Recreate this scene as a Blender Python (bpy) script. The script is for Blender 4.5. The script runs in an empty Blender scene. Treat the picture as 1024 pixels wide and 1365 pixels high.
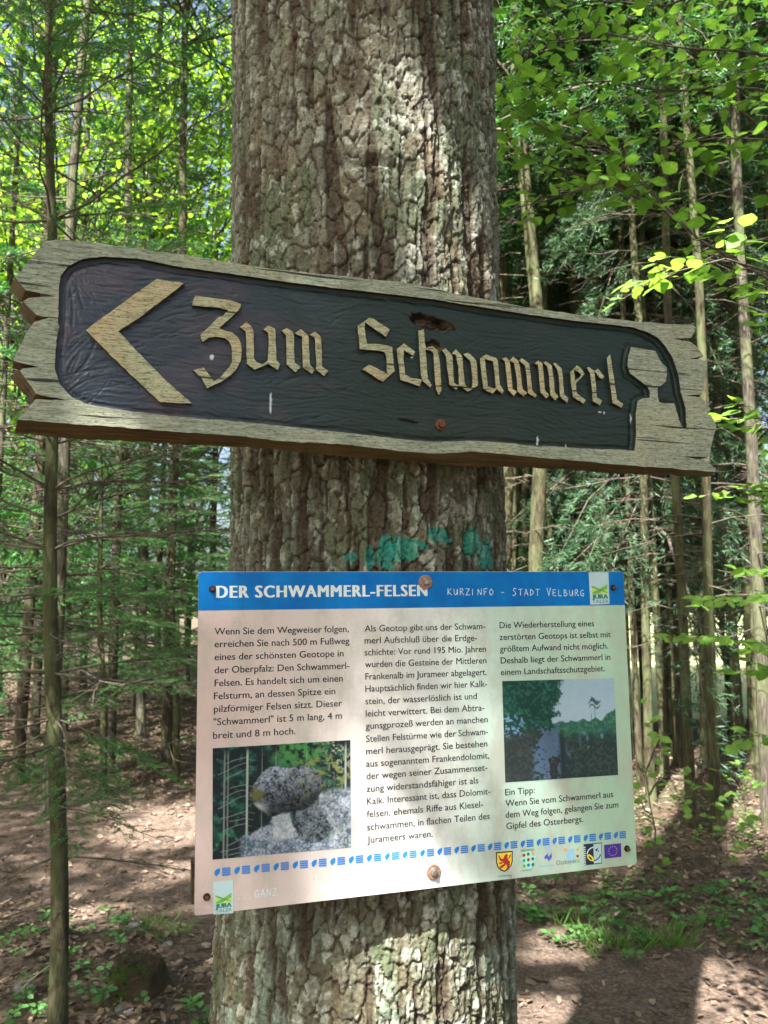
import bpy, math, random
import numpy as np
from mathutils import Vector, Matrix
from mathutils.geometry import tessellate_polygon
random.seed(7); RS = np.random.RandomState(7)
C = bpy.context.scene
COL = C.collection
# ------------------------------------------------------------------ camera, sky, sun, exposure
PITCH = math.radians(6.6); FPX = 1096.0; CAMZ = 1.5
cd = bpy.data.cameras.new('camera'); cam = bpy.data.objects.new('camera', cd); COL.objects.link(cam)
cam.location = (0, 0, CAMZ); cam.rotation_euler = (math.pi/2 + PITCH, 0, 0)
cd.sensor_fit = 'HORIZONTAL'; cd.sensor_width = 36; cd.lens = 36*FPX/1024
cd.clip_start = 0.05; cd.clip_end = 600
cd.dof.use_dof = True; cd.dof.focus_distance = 1.12; cd.dof.aperture_fstop = 16.0
C.camera = cam
SUN_EL, SUN_AZ = math.radians(53), math.radians(206)       # azimuth from +Y towards +X
SUN = np.array([math.sin(SUN_AZ)*math.cos(SUN_EL), math.cos(SUN_AZ)*math.cos(SUN_EL), math.sin(SUN_EL)])
w = bpy.data.worlds.new('World'); C.world = w; w.use_nodes = True
nt = w.node_tree; nt.nodes.clear()
sky = nt.nodes.new('ShaderNodeTexSky'); sky.sky_type = 'NISHITA'; sky.sun_disc = False
sky.sun_elevation = SUN_EL; sky.sun_rotation = SUN_AZ; sky.air_density = 1.0; sky.dust_density = 5.0; sky.ozone_density = 1.0
bgn = nt.nodes.new('ShaderNodeBackground'); bgn.inputs[1].default_value = 0.06
won = nt.nodes.new('ShaderNodeOutputWorld'); nt.links.new(sky.outputs[0], bgn.inputs[0]); nt.links.new(bgn.outputs[0], won.inputs[0])
sl = bpy.data.lights.new('sun', 'SUN'); sl.energy = 5.0; sl.angle = math.radians(0.53); sl.color = (1, .975, .93)
so = bpy.data.objects.new('sun', sl); COL.objects.link(so)
so.rotation_euler = Vector(SUN).to_track_quat('Z', 'Y').to_euler()
C.view_settings.view_transform = 'Standard'; C.view_settings.look = 'None'
C.view_settings.exposure = 2.7; C.view_settings.gamma = 1.0
C.cycles.use_denoising = True
C.cycles.max_bounces = 8; C.cycles.diffuse_bounces = 4; C.cycles.transmission_bounces = 6
C.cycles.sample_clamp_indirect = 6.0

# ------------------------------------------------------------------ helpers
CAMP = np.array([0, 0, CAMZ]); FW = np.array([0, math.cos(PITCH), math.sin(PITCH)]); UPV = np.array([0, -math.sin(PITCH), math.cos(PITCH)])
def ray(x, y):
    return FW + np.array([1., 0, 0])*((x-512)/FPX) + UPV*((682.5-y)/FPX)
def at(x, y, d):                      # the point seen at photo pixel x, y whose world Y distance is d
    r = ray(x, y); return CAMP + r*(d/r[1])
def ground_at(x, y, z=0.0):
    r = ray(x, y); return CAMP + r*((z-CAMZ)/r[2])
def camdir(v): v = np.array([v[0], 0, 0]) + UPV*(-v[1]) + FW*v[2]; return v/np.linalg.norm(v)

def lattice(n, seed): return np.random.RandomState(seed).rand(n, n)
def vnoise(x, y, seed=0, per=None):
    L = lattice(256, seed)
    xi = np.floor(x).astype(int); yi = np.floor(y).astype(int); fx = x-xi; fy = y-yi
    fx = fx*fx*(3-2*fx); fy = fy*fy*(3-2*fy)
    if per: x0 = xi % per; x1 = (xi+1) % per
    else: x0 = xi & 255; x1 = (xi+1) & 255
    y0 = yi & 255; y1 = (yi+1) & 255
    return (L[x0, y0]*(1-fx)+L[x1, y0]*fx)*(1-fy)+(L[x0, y1]*(1-fx)+L[x1, y1]*fx)*fy
def fbm(x, y, seed=0, o=4):
    s = 0; a = .5; n = 0
    for i in range(o):
        s = s + a*vnoise(x*2**i+i*17.3, y*2**i+i*9.1, seed+i); n += a; a *= .5
    return s/n
def ss(a, b, x): t = np.clip((x-a)/(b-a), 0, 1); return t*t*(3-2*t)

def pmesh(name, v, polys, smooth=False):
    """v (N,3); polys: list of int arrays (M,k)"""
    me = bpy.data.meshes.new(name)
    v = np.ascontiguousarray(v, dtype=np.float32)
    me.vertices.add(len(v)); me.vertices.foreach_set('co', v.ravel())
    polys = [np.asarray(p, dtype=np.int32) for p in polys if len(p)]
    tot = sum(p.size for p in polys); npol = sum(len(p) for p in polys)
    me.loops.add(tot); me.loops.foreach_set('vertex_index', np.concatenate([p.ravel() for p in polys]))
    me.polygons.add(npol)
    ls = []; st = 0
    for p in polys:
        k = p.shape[1]; ls.append(np.arange(st, st+p.size, k)); st += p.size
    me.polygons.foreach_set('loop_start', np.concatenate(ls).astype(np.int32))
    me.update(calc_edges=True); me.validate()
    if smooth: me.polygons.foreach_set('use_smooth', np.ones(len(me.polygons), dtype=bool))
    return me
def vcol(me, name, rgb):
    a = me.color_attributes.new(name, 'FLOAT_COLOR', 'POINT')
    c = np.ones((len(me.vertices), 4), dtype=np.float32); c[:, :rgb.shape[1]] = rgb; a.data.foreach_set('color', c.ravel())
def link(name, me, parent=None, mats=(), M=None):
    o = bpy.data.objects.new(name, me); COL.objects.link(o)
    if me is not None:
        for m in mats: me.materials.append(m)
    if parent is not None: o.parent = parent
    if M is not None: o.matrix_local = M
    return o
def tag(o, label=None, cat=None, group=None, kind=None):
    if label: o['label'] = label
    if cat: o['category'] = cat
    if group: o['group'] = group
    if kind: o['kind'] = kind
    return o
def thing(name, label, cat, loc=(0, 0, 0), M=None, group=None):
    o = bpy.data.objects.new(name, None); COL.objects.link(o); o.empty_display_size = .1
    if M is not None: o.matrix_world = M
    else: o.location = loc
    return tag(o, label, cat, group)

# ------------------------------------------------------------------ materials
def mat(name, base=(.5, .5, .5), rough=.8, metal=0, spec=.3):
    m = bpy.data.materials.new(name); m.use_nodes = True; n = m.node_tree
    b = n.nodes['Principled BSDF']; b.inputs['Base Color'].default_value = (*base, 1); b.inputs['Roughness'].default_value = rough
    b.inputs['Metallic'].default_value = metal; b.inputs['Specular IOR Level'].default_value = spec
    return m, n, b
def N(n, t, **kw):
    x = n.nodes.new(t)
    for k, v in kw.items():
        if k in x.inputs: x.inputs[k].default_value = v
        else: setattr(x, k, v)
    return x
def ramp(n, fac, stops):
    r = n.nodes.new('ShaderNodeValToRGB'); e = r.color_ramp.elements
    while len(e) < len(stops): e.new(.5)
    for i, (p, c) in enumerate(stops): e[i].position = p; e[i].color = (*c, 1) if len(c) == 3 else c
    n.links.new(fac, r.inputs[0]); return r.outputs[0]
def noise(n, scale, detail=5, vec=None, rough=.6, mapping=None, coord='Object'):
    x = N(n, 'ShaderNodeTexNoise', Scale=scale, Detail=detail, Roughness=rough)
    tc = n.nodes.new('ShaderNodeTexCoord'); src = tc.outputs[coord]
    if mapping:
        mp = n.nodes.new('ShaderNodeMapping'); mp.inputs['Scale'].default_value = mapping; n.links.new(src, mp.inputs[0]); src = mp.outputs[0]
    n.links.new(src, x.inputs['Vector']); return x.outputs['Fac']
def mix(n, fac, a, b, mode='MIX'):
    x = n.nodes.new('ShaderNodeMix'); x.data_type = 'RGBA'; x.blend_type = mode
    for s, i in ((fac, 0), (a, 6), (b, 7)):
        if isinstance(s, (int, float)): x.inputs[i].default_value = s
        elif isinstance(s, tuple): x.inputs[i].default_value = (*s, 1)
        else: n.links.new(s, x.inputs[i])
    return x.outputs[2]
def bump(n, b, h, strength=.5, dist=.01):
    x = n.nodes.new('ShaderNodeBump'); x.inputs['Strength'].default_value = strength; x.inputs['Distance'].default_value = dist
    n.links.new(h, x.inputs['Height']); n.links.new(x.outputs[0], b.inputs['Normal'])
def attr(n, name): x = n.nodes.new('ShaderNodeAttribute'); x.attribute_name = name; return x.outputs['Color']
def setc(n, b, c): n.links.new(c, b.inputs['Base Color'])

M = {}
def attr_mat(key, name, rough=.85, bscale=220, bdist=.002, spec=.2, var=.35):
    m, n, b = mat(key, rough=rough, spec=spec)
    c = attr(n, 'col'); f = noise(n, bscale, 6)
    setc(n, b, mix(n, 1.0, c, ramp(n, f, [(.25, (1-var,)*3), (.75, (1+var,)*3)]), 'MULTIPLY'))
    f2 = noise(n, bscale*.8, 6, mapping=(1, 1, .22)) if name == 'bark' else f
    bump(n, b, mix(n, .5, f, f2), .9, bdist); M[name] = m
attr_mat('old_spruce_bark', 'bark', .9, 210, .006, var=.5)
attr_mat('gouged_dark_paint', 'paint', .36, 300, .0006, spec=.5, var=.25)
attr_mat('print_picture', 'pic', .5, 500, .00005, var=.1)
def bark_bg(key, c1, c2, c3):
    m, n, b = mat(key, rough=.9, spec=.15)
    f = noise(n, 38, 6, mapping=(1, 1, .28)); g = noise(n, 3.5, 3)
    c = ramp(n, f, [(.32, c1), (.5, c2), (.7, c3)])
    setc(n, b, mix(n, ramp(n, g, [(.42, (0, 0, 0)), (.62, (.6, .6, .6))]), c, (.13, .15, .07)))
    bump(n, b, f, .9, .02); return m
M['trunk_grey'] = bark_bg('grey_brown_bark', (.022, .018, .014), (.065, .054, .042), (.14, .122, .1))
M['trunk_brown'] = bark_bg('reddish_brown_bark', (.022, .016, .011), (.058, .042, .03), (.115, .085, .062))
M['trunk_moss'] = bark_bg('mossy_thin_bark', (.018, .017, .01), (.05, .044, .024), (.1, .09, .05))
m, n, b = mat('dead_twig', (.16, .125, .09), .9); f = noise(n, 20, 3); setc(n, b, ramp(n, f, [(.3, (.045, .034, .024)), (.7, (.15, .125, .095))])); M['twig'] = m
def leafmat(key, c1, c2, c3, trans=.5, rough=.5, scale=2.5, tint=(1.35, 1.5, .6)):
    m = bpy.data.materials.new(key); m.use_nodes = True; n = m.node_tree; n.nodes.clear()
    out = n.nodes.new('ShaderNodeOutputMaterial'); p = n.nodes.new('ShaderNodeBsdfPrincipled'); p.inputs['Roughness'].default_value = rough
    p.inputs['Specular IOR Level'].default_value = .35
    geo = n.nodes.new('ShaderNodeNewGeometry'); oi = n.nodes.new('ShaderNodeObjectInfo')
    f = noise(n, scale, 3); c = ramp(n, f, [(.3, c1), (.55, c2), (.75, c3)])
    r = N(n, 'ShaderNodeMapRange'); n.links.new(geo.outputs['Random Per Island'], r.inputs[0]); r.inputs[3].default_value = .6; r.inputs[4].default_value = 1.35
    r2 = N(n, 'ShaderNodeMapRange'); n.links.new(oi.outputs['Random'], r2.inputs[0]); r2.inputs[3].default_value = .8; r2.inputs[4].default_value = 1.2
    mu = N(n, 'ShaderNodeMath', operation='MULTIPLY'); n.links.new(r.outputs[0], mu.inputs[0]); n.links.new(r2.outputs[0], mu.inputs[1])
    vm = n.nodes.new('ShaderNodeVectorMath'); vm.operation = 'SCALE'; n.links.new(c, vm.inputs[0]); n.links.new(mu.outputs[0], vm.inputs['Scale'])
    n.links.new(vm.outputs[0], p.inputs['Base Color'])
    t = n.nodes.new('ShaderNodeBsdfTranslucent'); n.links.new(mix(n, 1.0, vm.outputs[0], tint, 'MULTIPLY'), t.inputs[0])
    ms = n.nodes.new('ShaderNodeMixShader'); ms.inputs[0].default_value = trans
    n.links.new(p.outputs[0], ms.inputs[1]); n.links.new(t.outputs[0], ms.inputs[2]); n.links.new(ms.outputs[0], out.inputs[0]); return m
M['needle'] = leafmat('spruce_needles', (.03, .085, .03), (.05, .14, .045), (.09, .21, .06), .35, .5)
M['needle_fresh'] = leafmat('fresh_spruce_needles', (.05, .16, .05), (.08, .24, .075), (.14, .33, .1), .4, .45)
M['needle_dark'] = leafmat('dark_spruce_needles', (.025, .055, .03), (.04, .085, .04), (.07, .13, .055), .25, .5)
M['beech'] = leafmat('beech_leaf', (.13, .26, .05), (.2, .36, .075), (.32, .47, .12), .6, .4, 9, (1.3, 1.4, .6))
M['beech_far'] = leafmat('bright_broadleaf', (.17, .32, .04), (.26, .43, .06), (.36, .52, .1), .6, .5, 1.5, (1.4, 1.45, .6))
M['herb'] = leafmat('ground_herb', (.04, .12, .03), (.07, .18, .045), (.12, .25, .06), .4, .5, 4)
M['grass'] = leafmat('grass_blade', (.09, .18, .03), (.14, .26, .05), (.22, .35, .08), .4, .5, 4)
M['litter'] = leafmat('dry_leaf', (.10, .065, .042), (.18, .125, .088), (.34, .28, .21), .12, .7, 6, (1.2, 1, .7))
def wood(key, greens, seed):
    m, n, b = mat(key, rough=.85, spec=.15)
    g = noise(n, 26, 9, mapping=(1, 7, 5), rough=.75); s = noise(n, 130, 6, mapping=(1, 3.2, 1), rough=.8); big = noise(n, 7, 3)
    fine = noise(n, 60, 8, mapping=(.5, 14, 6), rough=.7)
    c = ramp(n, g, [(.3, greens[0]), (.5, greens[1]), (.72, greens[2])])
    c = mix(n, ramp(n, big, [(.46, (0, 0, 0)), (.66, (.75, .75, .75))]), c, greens[3])
    c = mix(n, ramp(n, s, [(.5, (0, 0, 0)), (.62, (.8, .8, .8))]), c, (.07, .08, .05))
    setc(n, b, mix(n, ramp(n, fine, [(.55, (0, 0, 0)), (.62, (.85, .85, .85))]), c, (.045, .04, .028)))
    ck = noise(n, 6.1, 5, mapping=(.55, 24, 1), rough=.5); cr = ramp(n, ck, [(.635, (0, 0, 0)), (.65, (.9, .9, .9))])
    last = b.inputs['Base Color'].links[0].from_socket; setc(n, b, mix(n, cr, last, (.02, .017, .012)))
    bump(n, b, mix(n, cr, mix(n, .5, g, fine), (0., 0., 0.)), .9, .0035); return m
M['wood'] = wood('weathered_algae_wood', [(.16, .18, .135), (.31, .345, .27), (.52, .57, .49), (.40, .40, .28)], 1)
M['letterwood'] = wood('raised_letter_wood', [(.26, .26, .16), (.45, .45, .29), (.63, .63, .46), (.56, .42, .25)], 2)
m, n, b = mat('cut_brown_wood', rough=.8, spec=.15); g = noise(n, 16, 8, mapping=(1, 6, 9)); g2 = noise(n, 5, 3)
c = ramp(n, g, [(.3, (.04, .026, .014)), (.5, (.105, .066, .034)), (.72, (.2, .125, .066))])
setc(n, b, mix(n, ramp(n, g2, [(.4, (0, 0, 0)), (.65, (.7, .7, .7))]), c, (.15, .125, .06))); bump(n, b, g, .7, .003); M['cut'] = m
m, n, b = mat('painted_groove_wall', (.02, .028, .026), .5, spec=.4); M['groove'] = m
m, n, b = mat('rusty_steel', rough=.65, metal=.5); g = noise(n, 350, 5); setc(n, b, ramp(n, g, [(.3, (.07, .03, .018)), (.6, (.2, .085, .05)), (.8, (.28, .17, .12))])); bump(n, b, g, .6, .0006); M['rust'] = m
m, n, b = mat('rusty_washer', rough=.6, metal=.3); g = noise(n, 400, 4); setc(n, b, ramp(n, g, [(.3, (.2, .1, .07)), (.7, (.42, .27, .2))])); bump(n, b, g, .5, .0004); M['washer'] = m
m, n, b = mat('zinc_steel', rough=.4, metal=.9); g = noise(n, 500, 4); setc(n, b, ramp(n, g, [(.3, (.2, .19, .18)), (.7, (.55, .53, .5))])); M['zinc'] = m
m, n, b = mat('black_screw', (.03, .022, .018), .5, .4); M['screw'] = m
# printed panel: pale pink at the left end of the print running to pale green at the right
m, n, b = mat('printed_panel', rough=.33, spec=.45)
tc = n.nodes.new('ShaderNodeTexCoord'); sx = n.nodes.new('ShaderNodeSeparateXYZ'); n.links.new(tc.outputs['Object'], sx.inputs[0])
mr = N(n, 'ShaderNodeMapRange'); n.links.new(sx.outputs[0], mr.inputs[0]); mr.inputs[1].default_value = -.3; mr.inputs[2].default_value = .3
c = ramp(n, mr.outputs[0], [(0, (.58, .44, .42)), (.3, (.58, .53, .51)), (.5, (.60, .63, .62)), (.66, (.46, .60, .53)), (1, (.35, .54, .40))])
st = noise(n, 9, 7, mapping=(1.6, .8, 1), rough=.72); st2 = noise(n, 60, 5, mapping=(2, .6, 1))
c = mix(n, ramp(n, st, [(.47, (0, 0, 0)), (.62, (.65, .65, .65))]), c, (.40, .38, .33))
c = mix(n, ramp(n, st2, [(.56, (0, 0, 0)), (.75, (.35, .35, .35))]), c, (.42, .4, .34))
sp = noise(n, 260, 2); c = mix(n, ramp(n, sp, [(.72, (0, 0, 0)), (.76, (.7, .7, .7))]), c, (.12, .11, .08))
setc(n, b, c); M['panel'] = m
m, n, b = mat('blue_print', rough=.4, spec=.22); st = noise(n, 14, 6, mapping=(1.5, .8, 1)); sp = noise(n, 200, 3)
c = ramp(n, st, [(.35, (.0, .11, .40)), (.7, (.0, .18, .52))]); c = mix(n, ramp(n, sp, [(.66, (0, 0, 0)), (.72, (.6, .6, .6))]), c, (.06, .16, .3)); setc(n, b, c); M['blue'] = m
def flat(key, c, fade=None, r=.4):
    m, n, b = mat(key, c, r, spec=.4)
    if fade:
        f = noise(n, 10, 4); setc(n, b, mix(n, ramp(n, f, [(.56, (0, 0, 0)), (.75, (.35, .35, .35))]), c, fade))
    M[key] = m; return m
flat('black_print', (.022, .027, .03), (.13, .14, .14)); flat('white_print', (.62, .7, .7)); flat('thin_white_print', (.62, .74, .78))
flat('strip_blue_print', (.01, .18, .6), (.03, .34, .68)); flat('yellow_print', (.8, .62, .05)); flat('red_print', (.45, .03, .03))
flat('green_print', (.16, .42, .08)); flat('dark_green_print', (.03, .2, .12)); flat('navy_print', (.01, .03, .06)); flat('eu_blue_print', (.06, .03, .3))
flat('pale_blue_print', (.42, .58, .62)); flat('sky_blue_print', (.25, .5, .75)); flat('violet_blue_print', (.08, .1, .5)); flat('mint_print', (.4, .78, .6))
flat('teal_print', (.02, .35, .4)); flat('orange_print', (.85, .35, .15)); flat('grey_print', (.14, .24, .24)); flat('lime_print', (.5, .65, .1))
m, n, b = mat('panel_core', (.12, .12, .12), .6); M['core'] = m
# forest floor
m, n, b = mat('forest_floor', rough=.95, spec=.1)
cc = attr(n, 'col'); f1 = noise(n, 55, 8, rough=.75); f2 = noise(n, 9, 5)
c = mix(n, 1.0, cc, ramp(n, f1, [(.32, (.3, .28, .27)), (.5, (.9, .9, .9)), (.68, (1.9, 1.8, 1.7))]), 'MULTIPLY')
c = mix(n, 1.0, c, ramp(n, f2, [(.35, (.75, .75, .75)), (.65, (1.25, 1.22, 1.2))]), 'MULTIPLY')
setc(n, b, c); bump(n, b, f1, .9, .03); M['floor'] = m
m, n, b = mat('moss', rough=.95, spec=.1); f = noise(n, 60, 6); f2 = noise(n, 8, 3)
c = ramp(n, f, [(.3, (.015, .028, .006)), (.55, (.045, .08, .014)), (.75, (.1, .15, .03))]); setc(n, b, mix(n, ramp(n, f2, [(.4, (0, 0, 0)), (.52, (1, 1, 1))]), c, (.07, .05, .033))); bump(n, b, f, 1, .02); M['moss'] = m
m, n, b = mat('pale_stone', rough=.85); f = noise(n, 30, 5); setc(n, b, ramp(n, f, [(.3, (.08, .08, .075)), (.7, (.22, .22, .2))])); bump(n, b, f, .6, .01); M['stone'] = m

# ------------------------------------------------------------------ frames of the two signs
BU = camdir((3672, 79.5, 1096)); BV = camdir((-122, -9479, 1096)); BN = np.cross(BU, BV); BN /= np.linalg.norm(BN); BV = np.cross(BN, BU)
def hit(x, y, P, n_): r = ray(x, y); return CAMP + r*(np.dot(P-CAMP, n_)/np.dot(r, n_))
P1 = CAMP + ray(548, 985)
a_, b_ = hit(265, 762, P1, BN), hit(831, 762, P1, BN)
k_ = .60/np.linalg.norm(b_-a_); BP = CAMP + (P1-CAMP)*k_
def frame(P, U, V, Nn):
    return Matrix(((U[0], V[0], Nn[0], P[0]), (U[1], V[1], Nn[1], P[1]), (U[2], V[2], Nn[2], P[2]), (0, 0, 0, 1)))
corn = [hit(x, y, BP, BN) for x, y in ((265, 762), (831, 762), (849, 1152), (259, 1221))]
BP = sum(corn)/4; BMAT = frame(BP, BU, BV, BN)
def buv(x, y):
    h = hit(x, y, BP, BN)-BP; return float(h@BU), float(h@BV)
SU = np.array([BU[0], BU[1], 0]); SU /= np.linalg.norm(SU); SV = np.array([0, 0, 1.]); SN = np.cross(SU, SV)
SP = hit(490, 480, BP + SN*.028, SN); SMAT = frame(SP, SU, SV, SN)
def suv(x, y, w=0.0):
    h = hit(x, y, SP+SN*w, SN)-SP; return float(h@SU), float(h@SV)
_b = hit(567, 776, BP, BN); AX = np.array([_b[0]-SN[0]*(.036+.226)-.004, _b[1]-SN[1]*(.036+.226), 0])
print('board centre', BP, 'axis', AX, 'corners', [np.round([float((c_-BP)@BU), float((c_-BP)@BV)], 4) for c_ in corn])

# ------------------------------------------------------------------ ground
def axis_pts(lo, hi, step, far, growth=1.18):
    a = list(np.arange(lo, hi+1e-6, step)); s = step
    while a[-1] < far: s *= growth; a.append(a[-1]+s)
    s = step; l = []
    x = lo
    while x > -far: s *= growth; x -= s; l.append(x)
    return np.array(l[::-1]+a)
PATH = np.array([(6, .5), (3.2, 1.8), (1.2, 3.3), (0, 4.3), (-1.2, 5.4), (-3, 6.6), (-7, 8)])
def path_d(x, y):
    d = np.full(np.shape(x), 1e9)
    for a, b2 in zip(PATH[:-1], PATH[1:]):
        ab = b2-a; t = np.clip(((x-a[0])*ab[0]+(y-a[1])*ab[1])/(ab@ab), 0, 1)
        d = np.minimum(d, np.hypot(x-a[0]-t*ab[0], y-a[1]-t*ab[1]))
    return d
def gz(x, y):
    x = np.asarray(x, float); y = np.asarray(y, float)
    p = ss(.5, 1.3, path_d(x, y) + .5*(fbm(x*1.1, y*1.1, 3)-.5))
    z = .16*(fbm(x*.45+9, y*.45, 11)-.5) + p*(.02+.05*fbm(x*3, y*3, 5)) + .012*(fbm(x*9, y*9, 8)-.5) + p*.025*(fbm(x*14, y*14, 18)-.5)
    rise = ss(8, 16, y)*ss(0, -4, x)*.5
    return z + rise - .08
gx = axis_pts(-4.2, 4.2, .035, 260); gy = axis_pts(1.0, 10.5, .035, 260)
GX, GY = np.meshgrid(gx, gy, indexing='ij'); GZ = gz(GX, GY)
GZ = GZ - ss(60, 260, np.hypot(GX, GY))*.5
nx, ny = GX.shape
idx = np.arange(nx*ny).reshape(nx, ny)
q = np.stack([idx[:-1, :-1], idx[1:, :-1], idx[1:, 1:], idx[:-1, 1:]], -1).reshape(-1, 4)
gme = pmesh('ground', np.stack([GX, GY, GZ], -1).reshape(-1, 3), [q], True)
p = ss(.55, 1.25, path_d(GX, GY)+.6*(fbm(GX*1.3, GY*1.3, 3)-.5))[..., None]
soil = np.array([.165, .122, .096]); lit = np.array([.12, .09, .066]); meadow = np.array([.42, .46, .24])
nn = fbm(GX*2.3, GY*2.3, 21)[..., None]
g = soil*(1-p)+lit*p*(.75+.5*nn)
mo = ss(.56, .7, fbm(GX*1.5+4, GY*1.5, 31))[..., None]*p*.6; g = g*(1-mo)+np.array([.06, .085, .03])*mo
md = (ss(10.8, 12.2, GY)*ss(.18, .24, GX/np.maximum(GY, .1)))[..., None]; g = g*(1-md)+meadow*md
vcol(gme, 'col', g.reshape(-1, 3)); link('ground', gme, mats=[M['floor']])['kind'] = 'structure'

# ------------------------------------------------------------------ the big spruce trunk
def trunk_r(z):
    return np.interp(z, [0, .25, .7, .886, 1.08, 1.55, 2.02, 2.53, 5, 12], [.34, .275, .236, .2255, .222, .2175, .217, .2215, .215, .15])
def trunk_c(z):
    return np.interp(z, [0, .886, 1.08, 1.55, 2.02, 2.53, 12], [-.004, -.006, -.003, 0, -.006, -.013, -.09])
def voro(s, z, nper, sx, sz, seed, jit=.85):
    L1, L2, L3 = (lattice(256, seed+i) for i in range(3))
    cx = s/sx; cz = z/sz; ix = np.floor(cx).astype(int); iz = np.floor(cz).astype(int)
    F1 = np.full(s.shape, 9.); F2 = F1.copy(); R = np.zeros(s.shape); DX = np.zeros(s.shape); DZ = np.zeros(s.shape)
    for i in (-1, 0, 1):
        for j in (-1, 0, 1):
            a = (ix+i) % nper; b2 = (iz+j) % 256
            px = ix+i+.5+jit*(L1[a, b2]-.5); pz = iz+j+.5+jit*(L2[a, b2]-.5)+.5*((ix+i) % 2)
            dx = cx-px; dz = cz-pz; d = np.sqrt(dx*dx+dz*dz)
            c1 = d < F1; F2 = np.where(c1, F1, np.minimum(F2, d)); R = np.where(c1, L3[a, b2], R)
            DX = np.where(c1, dx, DX); DZ = np.where(c1, dz, DZ); F1 = np.where(c1, d, F1)
    return F1, F2, R, DX, DZ
def build_trunk():
    fr = np.linspace(-math.pi*.5-1.85, -math.pi*.5+1.85, 410); bk = np.linspace(fr[-1], fr[0]+2*math.pi, 50)[1:-1]
    th = np.concatenate([fr, bk]); zs = np.concatenate([np.linspace(-.15, .7, 60)[:-1], np.arange(.7, 2.75, .0021), np.linspace(2.76, 12, 60)])
    T, Z = np.meshgrid(th, zs, indexing='ij'); s = (T+math.pi*4) % (2*math.pi)*.222; per = 2*math.pi*.222
    def per_noise(k, kz, seed, o=4):           # k lattice cells round the trunk
        r = 0; a = .5; nrm = 0
        for i in range(o): r = r+a*vnoise(s/per*k*2**i, Z*kz*2**i, seed+i, per=min(k*2**i, 256)); nrm += a; a *= .5
        return r/nrm
    wx = (per_noise(24, 9, 40)-.5)*.026+(per_noise(130, 70, 45, 3)-.5)*.009; wz = (per_noise(60, 20, 50)-.5)*.04
    n1 = 82; F1, F2, R, DX, DZ = voro(s+wx, Z+wz, n1, per/n1, .036, 60)
    e = F2-F1+(per_noise(180, 90, 61, 3)-.5)*.16; plate = ss(.02, .15, e); edge = ss(-.02, .07, e)
    n2 = 190; f1, f2, r2, dx2, dz2 = voro(s+wx*1.2, Z+wz, n2, per/n2, .019, 70); sub = ss(.02, .14, f2-f1+(per_noise(240, 150, 62, 2)-.5)*.2)
    rough = per_noise(250, 180, 80, 3); streak = per_noise(110, 16, 85, 4)
    def terr(n_, k): q = n_*k; f = np.floor(q); return (f+ss(.0, .22, q-f))/k
    lay1 = terr(per_noise(48, 9, 86, 4), 9); lay2 = terr(per_noise(110, 26, 87, 3), 7)
    plate = ss(.015, .10, e); fib = per_noise(250, 30, 66, 3)
    h = plate*(.0016+.0024*R) + plate*(-DZ*.0020+DX*.0006*(R-.5)*4) + sub*plate*(.0010+.0010*r2) + (rough-.5)*.0026 + (streak-.5)*.0045 + (fib-.5)*.0035 + (lay1-.5)*.006 + (lay2-.5)*.004
    crack = ss(.56, .61, per_noise(95, 7, 95, 4)); h -= crack*.005
    crack2 = ss(.60, .66, per_noise(130, 18, 97, 3)); h -= crack2*.002
    low = per_noise(6, 2.0, 99, 3); h += (low-.5)*.006
    # knot scar above the sign
    kx = hit(505, 215, np.array([AX[0], AX[1]-.22, 0]), np.array([0, -1., 0])); kt = math.atan2(-.22, kx[0]-AX[0])
    ds = (T-kt)*.222; dzk = Z-kx[2]; h -= .010*np.exp(-(ds/.035)**2-((dzk+.25*abs(ds))/.005)**2); h += .007*np.exp(-(ds/.045)**2-((dzk-.014)/.012)**2)
    r = trunk_r(Z)+.004+h-.002
    root = ss(.6, 0, Z); r = r+root*.05*np.cos(T*5+1)
    X = AX[0]+trunk_c(Z)+r*np.cos(T); Y = AX[1]+r*np.sin(T)
    nt_, nz_ = T.shape; I = np.arange(nt_*nz_).reshape(nt_, nz_); J = np.roll(I, -1, 0)
    q = np.stack([I[:, :-1], J[:, :-1], J[:, 1:], I[:, 1:]], -1).reshape(-1, 4)
    me = pmesh('trunk', np.stack([X, Y, Z], -1).reshape(-1, 3), [q], False)
    c_f = np.array([.055, .034, .022]); c_a = np.array([.105, .095, .066]); c_b = np.array([.25, .25, .2]); c_g = np.array([.11, .135, .08]); c_r = np.array([.19, .145, .095])
    t1 = (R*.6+r2*.4)[..., None]; col = c_a*(1-t1)+c_b*t1
    gn = ss(.45, .62, per_noise(22, 9, 110))[..., None]; col = col*(1-.75*gn)+c_g*.75*gn
    rn = ss(.56, .66, per_noise(40, 12, 115))[..., None]*.45; col = col*(1-rn)+c_r*rn
    lowz = ss(1.75, 1.45, Z)[..., None]*.5; col = col*(1-lowz)+col*np.array([.7, .72, .55])*lowz
    li = (ss(.61, .66, per_noise(120, 60, 118, 3))*plate)[..., None]*.6; col = col*(1-li)+np.array([.42, .44, .37])*li
    lit_ = (ss(.5, .62, per_noise(26, 12, 125))*plate*ss(1.2, .95, Z))[..., None]*.5; col = col*(1-lit_)+np.array([.22, .3, .24])*lit_
    pk = ((.2+.8*plate)*(1-.75*crack)*(1-.4*crack2))[..., None]; col = c_f*(1-pk)+col*pk
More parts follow.
